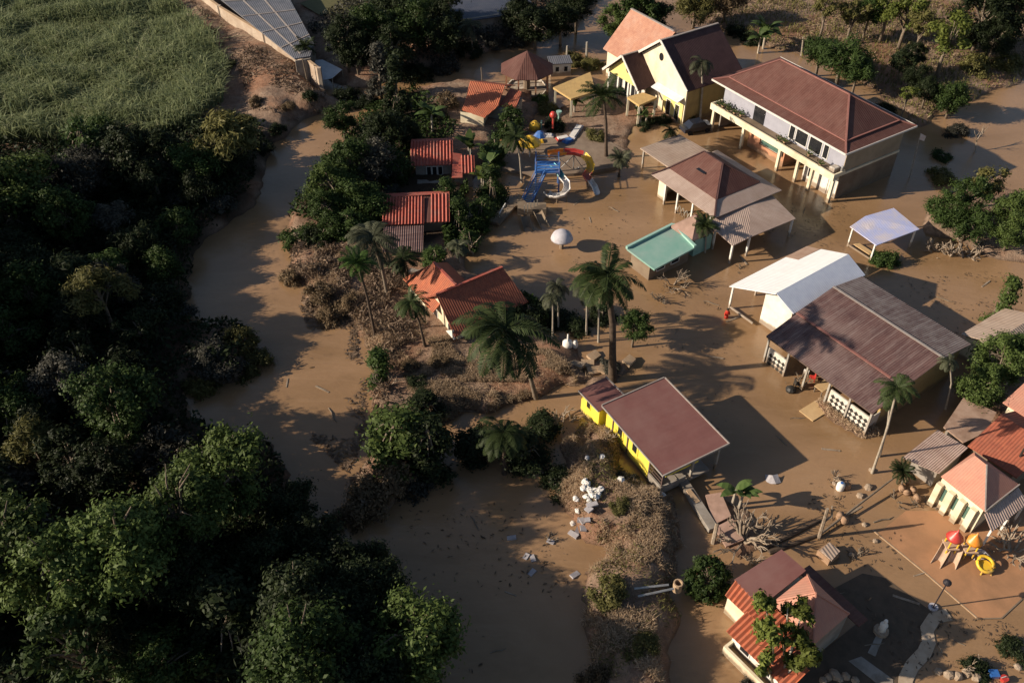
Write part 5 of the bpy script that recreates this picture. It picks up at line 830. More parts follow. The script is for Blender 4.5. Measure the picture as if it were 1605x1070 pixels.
def car():
    x, y = W(1090, 205); z = max(gz(x, y), 0); t = thing('car', 'dark car with pale bonnet parked beneath the palm near the villa', 'car', (x, y, z - .1), R(20))
    prof = [(-2.1, .45), (-2.1, .95), (-1.5, 1.05), (-.9, 1.6), (.7, 1.62), (1.3, 1.05), (2.05, .92), (2.1, .45)]
    n = len(prof); vs = [(px_, s * .82 * (.8 if pz > 1.3 else 1), pz) for s in (-1, 1) for px_, pz in prof]
    fs = [tuple(range(n)), tuple(range(n, 2 * n))[::-1]] + [(i, i + n, (i + 1) % n + n, (i + 1) % n) for i in range(n)]; MB().add(vs, fs).build('body', 'car_paint', t)
    MB().slab([(1.35, -.7, 1.1), (2.05, -.7, .98), (2.05, .7, .98), (1.35, .7, 1.1)], .04).build('bonnet', 'car_white', t); MB().slab([(.78, -.6, 1.6), (1.27, -.68, 1.12), (1.27, .68, 1.12), (.78, .6, 1.6)], .03).build('windscreen', 'glass_dark', t)
    for px_ in (-1.3, 1.35):
        for s in (-.82, .82): MB().lathe([(.12, -.1), (.33, -.1), (.33, .1), (.12, .1)], 12).build('wheel', 'tyre', t).matrix_local = Matrix.Translation((px_, s, .33)) @ Matrix.Rotation(math.pi / 2, 4, 'X')
def person():
    x, y = W(1138, 498); t = thing('person', 'person in bright red clothes wading alone through the brown flood', 'person', (x, y, -.55), R(200))
    J = [((0, 0, .95), .15), ((0, 0, 1.15), .15), ((0, .01, 1.38), .16), ((0, 0, 1.5), .07), ((0, .01, 1.58), .085), ((0, .02, 1.68), .1), ((0, .01, 1.76), .06)]
    E_ = [(i, i + 1) for i in range(6)]
    def limb(r, pts):
        p = r
        for c, q in pts: J.append((c, q)); E_.append((p, len(J) - 1)); p = len(J) - 1
    for s in (-1, 1):
        limb(0, [((s * .1, 0, .9), .1), ((s * .12, .04, .5), .07), ((s * .12, 0, .08), .045), ((s * .12, .12, .03), .04)])
        limb(2, [((s * .19, 0, 1.4), .06), ((s * .27, .05, 1.15), .045), ((s * .24, .22, .98), .035), ((s * .23, .3, .96), .03)])
    me_ = bpy.data.meshes.new('body'); me_.from_pydata([j[0] for j in J], E_, []); o = obj_from(me_, 'body', t); me_.materials.append(MATS['skin'])
    md = o.modifiers.new('skin', 'SKIN'); sv = me_.skin_vertices[0].data
    for i, j in enumerate(J): sv[i].radius = (j[1], j[1])
    sv[0].use_root = True; o.modifiers.new('sub', 'SUBSURF').levels = 1
    MB().lathe([(.2, .55), (.2, .95), (.19, 1.1), (.22, 1.35), (.17, 1.47), (.09, 1.5)], 10).build('shirt', 'cloth_red', t, True); MB().lathe([(.125, 1.66), (.13, 1.74), (.09, 1.82), (.02, 1.84)], 8).build('hair', 'hair', t, True)
    for s in (-1, 1): MB().tube([(s * .16, 0, 1.42), (s * .27, .04, 1.17), (s * .25, .16, 1.03)], [.09, .075, .06], 7).build('sleeve', 'cloth_red', t, True)
water_slides(); play_tower(); poles(); litter(); car(); person()

# ------------------------------------------------------------------ vegetation
def crown_pts(rng, clumps, n, droop=0.0):
    "points and normals over a set of clumps (x,y,z,r)"
    c = np.array(clumps); wgt = c[:, 3] ** 2; k = rng.choice(len(c), n, p=wgt / wgt.sum())
    D = unit(rng.normal(size=(n, 3)) + np.array([0, 0, .25])); rad = c[k, 3] * (.35 + np.abs(rng.normal(size=n)) * .55)
    P = c[k, :3] + D * rad[:, None] * np.array([1, 1, .8]); N = unit(D + rng.normal(size=(n, 3)) * .55 + np.array([0, 0, .5])); P[:, 2] -= droop * rng.uniform(0, 1, n) ** 2; return P, N
def tree_proto(seed, kind):
    rng = np.random.default_rng(seed); cl = []
    if kind == 'broad':
        for i in range(46):
            d = unit(rng.normal(size=3)); r = rng.uniform(.4, 1.12) ** .6; cl.append((*(d * r * np.array([3.3, 3.3, 3.1]) * (1 - .28 * (d[2] > .2) * rng.uniform(0, 1)) + np.array([0, 0, 5.0])), rng.uniform(.45, 1.3)))
        n, ln, wd = 11500, .34, .18
    elif kind == 'bamboo':
        for i in range(26):
            a = rng.uniform(0, 6.28); r = rng.uniform(.3, 3.4); cl.append((r * math.cos(a), r * math.sin(a), 6.5 - .35 * r ** 1.6 + rng.uniform(-1, .6), rng.uniform(.6, 1.1)))
        n, ln, wd = 5200, .7, .15
    elif kind == 'cone':
        for i in range(34):
            z = rng.uniform(1, 10.5); r = (10.8 - z) * .28 * rng.uniform(.5, 1); a = rng.uniform(0, 6.28); cl.append((r * math.cos(a), r * math.sin(a), z, rng.uniform(.6, 1.1)))
        n, ln, wd = 5000, .5, .24
    elif kind == 'sparse':
        for i in range(15):
            d = unit(rng.normal(size=3)); cl.append((*(d * np.array([2.9, 2.9, 2.4]) * rng.uniform(.5, 1) + np.array([0, 0, 6.4])), rng.uniform(.5, 1.0)))
        n, ln, wd = 2600, .45, .2
    elif kind == 'willow':
        for i in range(30):
            d = unit(rng.normal(size=3)); d[2] = abs(d[2]); cl.append((*(d * np.array([3.6, 3.6, 3.0]) * rng.uniform(.4, 1) + np.array([0, 0, 4.2])), rng.uniform(.6, 1.3)))
        n, ln, wd = 5500, .65, .13
    elif kind == 'vine':
        for i in range(30):
            z = rng.uniform(.5, 8.5); r = (2.9 * (1 - (z / 10) ** 2)) * rng.uniform(.4, 1); a = rng.uniform(0, 6.28); cl.append((r * math.cos(a), r * math.sin(a), z, rng.uniform(.6, 1.3)))
        n, ln, wd = 7000, .4, .25
    elif kind == 'column':
        for i in range(22):
            z = rng.uniform(.3, 9.3); a = rng.uniform(0, 6.28); r = rng.uniform(.2, 1.0); cl.append((r * math.cos(a), r * math.sin(a), z, rng.uniform(.6, 1.0)))
        n, ln, wd = 3600, .42, .24
    elif kind == 'ball':
        for i in range(90):
            d = unit(rng.normal(size=3)); cl.append((*(d * np.array([3.0, 3.0, 2.7]) + np.array([0, 0, 2.3])), rng.uniform(.55, .85)))
        n, ln, wd = 8000, .5, .28
    else:  # bush
        for i in range(22):
            d = unit(rng.normal(size=3)); d[2] = abs(d[2]); cl.append((*(d * np.array([3.2, 3.2, 2.6]) * rng.uniform(.5, 1)), rng.uniform(.6, 1.25)))
        n, ln, wd = 5000, .42, .2
    P, N = crown_pts(rng, cl, n, 1.4 if kind == 'willow' else 0); P[:, 2] = np.maximum(P[:, 2], .05); V, F = quads(rng, P, N, ln, wd)
    tr = MB(); H_ = 5.5 if kind not in ('bush', 'vine', 'column', 'ball') else (2.0 if kind in ('bush', 'ball') else 8)
    base = [(0, 0, -1.2), (rng.uniform(-.2, .2), rng.uniform(-.2, .2), H_ * .5), (rng.uniform(-.4, .4), rng.uniform(-.4, .4), H_)]; tr.tube(base, [.32, .24, .13], 7)
    for c in cl[::2 if kind != 'sparse' else 1]: tr.tube([Vector(base[1]).lerp(Vector(base[2]), rng.uniform(.0, .8)), Vector(c[:3]) * .55 + Vector(base[2]) * .45, c[:3]], [.12, .08, .03], 5, False)
    return np_mesh('crown', V, F, 'leaf_mid'), tr.mesh('trunk', 'bark', True, False)
PROTO = {}
CZ = {'broad': 5.0, 'bamboo': 5.2, 'cone': 5.5, 'sparse': 6.4, 'willow': 4.5, 'vine': 4.5, 'column': 5, 'bush': 1.2, 'ball': 2.3}
CR = {'broad': 4.2, 'bamboo': 4, 'cone': 3.3, 'sparse': 3.6, 'willow': 4.3, 'vine': 3.6, 'column': 1.7, 'bush': 4.0, 'ball': 3.6}
for i, (k, cnt) in enumerate((('broad', 4), ('bamboo', 2), ('cone', 2), ('sparse', 3), ('willow', 2), ('vine', 2), ('column', 2), ('bush', 3), ('ball', 1))): PROTO[k] = [tree_proto(100 * i + j, k) for j in range(cnt)]
NT = [0]
def tree(kind, px, py, hc, r, leaf, label, group=None, name=None, cat=None, lean=0.0, xy=None, bark=None):
    "px,py: centre of the crown in the photo, hc its height above ground, r its radius"
    NT[0] += 1; g = 0.3
    for _ in range(3):
        x, y = xy or W(px, py, hc + g); g = max(gz(x, y), -.1)
    bush = kind == 'bush'; name = name or ('shrub' if bush else 'tree'); t = thing(name, label, cat or ('shrub' if bush else 'tree'), (x, y, g), rnd.uniform(0, 6.28), group)
    s = r / CR[kind]; sz = hc / CZ[kind]; low = kind in ('bush', 'vine', 'column', 'cone', 'ball')
    if low: t.scale = (s, s * rnd.uniform(.9, 1.1), sz if not bush else s * rnd.uniform(.8, 1.1))
    c, k = PROTO[kind][NT[0] % len(PROTO[kind])]
    co = obj_from(c, 'crown', t); ko = obj_from(k, 'trunk', t)
    if not low: co.scale = (s, s * rnd.uniform(.9, 1.1), s * rnd.uniform(.9, 1.1)); co.location.z = hc - CZ[kind] * co.scale[2]; ko.scale = (s, s, sz)
    if leaf != 'leaf_mid': co.material_slots[0].link = 'OBJECT'; co.material_slots[0].material = MATS[leaf]
    if bark: ko.material_slots[0].link = 'OBJECT'; ko.material_slots[0].material = MATS[bark]
    return t
def frond_crown(seed, nf=20, L=3.6, droop=1.0, wl=.75, up=.9, skirt=0):
    rng = np.random.default_rng(seed); Vs = []; Fs = []; k = 0
    for f in range(nf + skirt):
        a = 2 * math.pi * (f * .381966) + rng.uniform(-.2, .2); el = rng.uniform(-.35, up) if f < nf else rng.uniform(-1.4, -1.0); l = L * rng.uniform(.8, 1.1); m = 16; pts = []
        p = np.zeros(3); d = np.array([math.cos(a) * math.cos(el), math.sin(a) * math.cos(el), math.sin(el)])
        for i in range(m + 1): pts.append(p.copy()); p = p + d * l / m; d = unit(d + np.array([0, 0, -.085 * droop * (1 + i / m)]))
        pts = np.array(pts)
        for i in range(1, m + 1):
            t = unit(pts[i] - pts[i - 1]); sdv = unit(np.cross(t, [0, 0, 1.0])); upv = np.cross(sdv, t); w_ = wl * math.sin(math.pi * (.12 + .85 * i / m)) ** .6 * L / 3.6
            for sg in (-1, 1):
                for o in (0, .5):
                    b = pts[i] * (1 - o) + pts[i - 1] * o; q = b + sdv * sg * w_ + t * w_ * .55 - upv * w_ * rng.uniform(.15, .5); e = t * .055 * L / 3.6 + upv * .01
                    mid = (b + q) / 2 + upv * .05; Vs += [b - e, mid - e * 1.2, q, mid + e * 1.2]; Fs.append((k, k + 1, k + 2, k + 3)); k += 4
            e = sdv * .04; Vs += [pts[i - 1] - e, pts[i - 1] + e, pts[i] + e * .8, pts[i] - e * .8]; Fs.append((k, k + 1, k + 2, k + 3)); k += 4
    return np.array(Vs), np.array(Fs)
FR = {'coco': [np_mesh('crown', *frond_crown(s, 20, 3.6, 1.0), 'palm_leaf') for s in (1, 2)], 'dense': [np_mesh('crown', *frond_crown(s, 26, 3.6, .7, .85, 1.2), 'palm_leaf') for s in (3, 4)],
      'royal': [np_mesh('crown', *frond_crown(s, 13, 3.6, 1.5, .8, 1.0), 'palm_leaf') for s in (5, 6)], 'old': [np_mesh('crown', *frond_crown(s, 26, 3.6, .9, .8, 1.1, 0), 'palm_leaf') for s in (7,)]}
NP = [0]
def palm(bx, by, cx_, cy_, L, label, kind='coco', leaf='palm_leaf', r=.17, bark='bark', h=None, name='palm_tree', group=None, skirt=False):
    NP[0] += 1; g = 0.2
    for _ in range(2): x, y = W(bx, by, g); g = max(gz(x, y), 0)
    h = h or top_z(bx, by, cy_, g); X, Y = W(cx_, cy_, h); t = thing(name, label, 'palm', (x, y, g), 0, group); e = Vector((X - x, Y - y, h - g))
    b = Vector((e.x * .35, e.y * .35, e.z * .55)); MB().tube([(0, 0, -.5), (0, 0, 0), b * .5, b, b.lerp(e, .5), e], [r * 1.6, r * 1.35, r, r * .92, r * .85, r * .8], 8).build('trunk', bark, t, True, False)
    c = obj_from(FR[kind][NP[0] % len(FR[kind])], 'crown', t); c.location = e; s = L / 3.6; c.scale = (s, s, s); c.rotation_euler = (rnd.uniform(-.1, .1), rnd.uniform(-.1, .1), rnd.uniform(0, 6.28))
    if leaf != 'palm_leaf': c.material_slots[0].link = 'OBJECT'; c.material_slots[0].material = MATS[leaf]
    if skirt: V, F = frond_crown(70, 0, L * .6, .6, .6, 0, 14); k = obj_from(np_mesh('dead_fronds', V + np.array([e.x, e.y, e.z - .3]), F, 'brush'), 'dead_fronds', t)
    return t
def banana(px, py, h, label, n=9, leaf='banana_leaf'):
    g = .2; x, y = W(px, py, g); g = max(gz(x, y), -.1); t = thing('banana_plant', label, 'banana plant', (x, y, g), rnd.uniform(0, 6)); rng = np.random.default_rng(int(px)); Vs, Fs, k = [], [], 0
    for st in range(2):
        ox, oy = rng.uniform(-.5, .5, 2); MB().tube([(ox, oy, -.3), (ox * 1.1, oy * 1.1, h * .6)], [.16, .1]).build('stem', 'bark_pale', t)
        for f in range(n // 2 + 1):
            a = rng.uniform(0, 6.28); el = rng.uniform(.5, 1.3); d = np.array([math.cos(a) * math.cos(el), math.sin(a) * math.cos(el), math.sin(el)]); p = np.array([ox * 1.1, oy * 1.1, h * .55]); l = h * .55; m = 7; prev = None
            for i in range(m + 1):
                sdv = unit(np.cross(d, [0, 0, 1.0])); w_ = .3 * math.sin(math.pi * (.1 + .88 * i / m)) * h / 2.6; row = [p - sdv * w_, p + sdv * w_]
                if prev is not None: Vs += [prev[0], prev[1], row[1], row[0]]; Fs.append((k, k + 1, k + 2, k + 3)); k += 4
                prev = row; p = p + d * l / m; d = unit(d + np.array([0, 0, -.2]))
    obj_from(np_mesh('leaves', np.array(Vs), np.array(Fs), leaf), 'leaves', t); return t
def branches(px, py, h, r, label, name='dead_tree', m='dead_wood', n=7, seed=1, cat='dead tree', low=.2):
    rng = random.Random(seed); x, y = W(px, py); t = thing(name, label, cat, (x, y, max(gz(x, y), -.1))); b = MB(); 
    def grow(p, d, l, rad, dep):
        q = p + d * l; b.tube([p, p.lerp(q, .5) + Vector((rng.uniform(-.1, .1) * l,) * 3), q], [rad, rad * .8, rad * .6], 5)
        if dep:
            for _ in range(3): grow(p.lerp(q, rng.uniform(.6, 1)), (d + Vector((rng.uniform(-.8, .8), rng.uniform(-.8, .8), rng.uniform(-.4, .5)))).normalized(), l * rng.uniform(.5, .75), rad * .6, dep - 1)
    for k in range(n):
        a = rng.uniform(0, 6.28); e = rng.uniform(low, 1.2); grow(Vector((0, 0, -.2 if k else -.4)), Vector((math.cos(a) * math.cos(e), math.sin(a) * math.cos(e), math.sin(e))), h * rng.uniform(.4, .65), r, 2)
    b.build('branches', m, t, False, False); return t
def scatter(name, polys, n, m, label, size, hgt=0, zoff=0.0, flat=.5, aspect=.25, seed=1, clump=None, excl=None, minz=.02, wet=False):
    "loose leaf-sized pieces lying or standing over the ground inside photo polygons"
    rng = np.random.default_rng(seed); Ps = []
    for poly in polys:
        w_ = np.array(WP(poly)); a = w_.min(0); b = w_.max(0); need = n // len(polys); q = rng.uniform(a, b, size=(need * 5, 2)); d = sdf(q[:, 0], q[:, 1], [tuple(p) for p in w_])
        if clump: q = q[(d > 0) & (vnoise(q[:, 0], q[:, 1], clump, seed) > rng.uniform(.3, .7, len(q)))]
        else: q = q[d > 0]
        Ps.append(q[:need])
    Q = np.concatenate(Ps); z = np.maximum(ground_all(Q[:, 0], Q[:, 1]), 0.015) if wet else ground_all(Q[:, 0], Q[:, 1]); k = z > minz; Q = Q[k]; z = z[k]
    if hgt: z = z + rng.uniform(0, 1, len(z)) * hgt * (.3 + vnoise(Q[:, 0], Q[:, 1], 2.0, seed + 3))
    C = np.column_stack([Q, z + zoff + rng.uniform(0, .12, len(z))]); N = unit(rng.normal(size=C.shape) * flat + np.array([0, 0, 1])); V, F = quads(rng, C, N, size, size * aspect)
    return tag(obj_from(np_mesh(name, V, F, m), name), label, None, None, 'stuff')
def blades(name, poly, n, m, label, h, seed=1, wd=.045, bare=0.0):
    rng = np.random.default_rng(seed); w_ = np.array(WP(poly)); q = rng.uniform(w_.min(0), w_.max(0), size=(n * 4, 2)); q = q[sdf(q[:, 0], q[:, 1], [tuple(p) for p in w_]) > 0]
    if bare: q = q[vnoise(q[:, 0], q[:, 1], 2.4, seed) * .65 + vnoise(q[:, 0], q[:, 1], .9, seed + 1) * .35 > bare]
    q = q[:n]; z = ground_all(q[:, 0], q[:, 1]); q = q[z > .05]; z = z[z > .05]; n = len(q); hh = h * (.4 + .9 * vnoise(q[:, 0], q[:, 1], 3.2, seed)) * rng.uniform(.6, 1.2, n); ln = rng.normal(size=(n, 2)) * .35 * hh[:, None]; a = rng.uniform(0, 3.14, n); wv = np.column_stack([np.cos(a), np.sin(a), np.zeros(n)]) * (wd + wd * rng.uniform(size=n))[:, None]
    B = np.column_stack([q, z]); M = B + np.column_stack([ln * .45, hh * .75]); T = B + np.column_stack([ln * rng.uniform(.8, 2.1, n)[:, None], hh * rng.uniform(.68, 1, n)]); V = np.stack([B - wv, B + wv, M + wv * 1.1, M - wv * 1.1, M - wv * 1.1, M + wv * 1.1, T + wv * .1, T - wv * .1], 1).reshape(-1, 3); i = np.arange(n)[:, None] * 8
    F = np.concatenate([i + np.array([[0, 1, 2, 3]]), i + np.array([[4, 5, 6, 7]])]); return tag(obj_from(np_mesh(name, V, F, m), name), label, None, None, 'stuff')

# palms
palm(950, 245, 946, 150, 3.4, 'tall dense green palm standing left of the yellow villa porch', 'dense', 'palm_leaf', .2, 'bark_dark')
palm(1097, 188, 1100, 98, 2.6, 'slender pale trunked palm in front of villa roof', 'royal', 'palm_dusty', .15, 'bark_pale')
palm(818, 286, 808, 213, 2.7, 'palm with pale thin trunk left of the water slides', 'coco', 'palm_leaf', .12, 'bark_pale')
palm(608, 463, 583, 372, 3.6, 'tall leaning coconut palm below the striped roof house', 'coco', 'palm_dusty', .2, 'bark')
palm(588, 524, 560, 412, 1.9, 'leaning palm with small bright round crown on the river bank', 'dense', 'palm_bright', .14, 'bark_dark')
palm(638, 450, 632, 404, 2.3, 'short dark palm right above the orange roof house', 'coco', 'palm_leaf', .15, 'bark')
palm(666, 542, 644, 472, 2.3, 'leaning dark trunked palm left of the cream gable', 'coco', 'palm_leaf', .13, 'bark_dark')
palm(840, 624, 792, 516, 5.2, 'huge drooping coconut palm with long leaning trunk in the centre', 'coco', 'palm_leaf', .2, 'bark')
palm(866, 532, 866, 463, 1.9, 'thin white trunked palm left in the row by big palm', 'royal', 'palm_dusty', .09, 'bark_pale')
palm(875, 515, 873, 448, 1.7, 'slim palm close behind the left white trunked palm', 'royal', 'palm_dusty', .09, 'bark_pale')
palm(919, 525, 918, 447, 2.3, 'white trunked palm in the middle of the palm row', 'royal', 'palm_dusty', .1, 'bark_pale')
palm(938, 536, 936, 458, 1.9, 'white trunked palm touching the big palm', 'royal', 'palm_leaf', .1, 'bark_pale')
palm(960, 595, 951, 432, 3.9, 'biggest upright palm with dead fronds hanging below its crown', 'old', 'palm_leaf', .34, 'bark_dark', skirt=True)
palm(1105, 396, 1105, 352, 1.8, 'small dark palm at corner of the pool house', 'dense', 'palm_leaf', .09, 'bark_pale'); palm(1096, 392, 1098, 358, 1.4, 'smaller dark palm left beside the pool house corner palm', 'royal', 'palm_leaf', .07, 'bark_pale')
palm(1367, 741, 1407, 606, 1.9, 'tall thin palm leaning over the open hall roof', 'coco', 'palm_leaf', .1, 'bark_pale'); palm(1378, 715, 1396, 622, 1.5, 'lower palm hidden behind the leaning palm of the hall', 'royal', 'palm_leaf', .1, 'bark_pale')
palm(1482, 641, 1489, 566, 1.4, 'very thin palm at far corner of the open hall', 'royal', 'palm_dusty', .08, 'bark_pale')
palm(1413, 762, 1415, 738, 1.2, 'little green palm beside the corrugated shed', 'dense', 'palm_leaf', .09, 'bark')
palm(970, 277, 972, 248, 1.7, 'low feathery palm right of the water slides', 'dense', 'palm_dusty', .14, 'bark_dark')
palm(790, 742, 790, 676, 2.8, 'shaded palm with hanging pale fronds in the dark pool', 'coco', 'palm_leaf', .18, 'bark_dark')
palm(720, 412, 718, 384, 1.7, 'small palm in shade right of the tin shed', 'coco', 'palm_dusty', .1, 'bark_pale')
palm(474, 1, 560, -8, 2, 'palm behind the warehouse roof', 'coco', 'palm_leaf', .15, 'bark', h=6) if False else None
palm(485, 118, 478, 72, 1.9, 'dark palm rising at end of the warehouse', 'dense', 'palm_leaf', .15, 'bark_dark')
palm(742, 90, 734, 40, 2.6, 'dusty palm in front of the navy roofed building', 'coco', 'palm_dusty', .16, 'bark'); palm(1060, 240, 1052, 204, 1.6, 'short dark palm near villa car', 'coco', 'palm_leaf', .1, 'bark_dark')
banana(740, 262, 4.2, 'tall banana plant right of the red tile house'); banana(756, 300, 4.0, 'yellowish banana plant below the red tile house', 9, 'leaf_yellowgreen'); banana(676, 215, 4.5, 'banana plant behind the red tile house roof'); banana(1200, 75, 5.5, 'banana clump behind the guesthouse roof', 12); banana(1150, 790, 3.2, 'bright banana plant on the pink rubble', 11); banana(1190, 82, 4.5, 'smaller banana clump left behind the guesthouse', 9); banana(905, 175, 3, 'low banana plant by the carport'); banana(1005, 195, 3, 'banana plant by the porch canopy'); banana(765, 275, 3.6, 'dark banana plant nearest the playground')

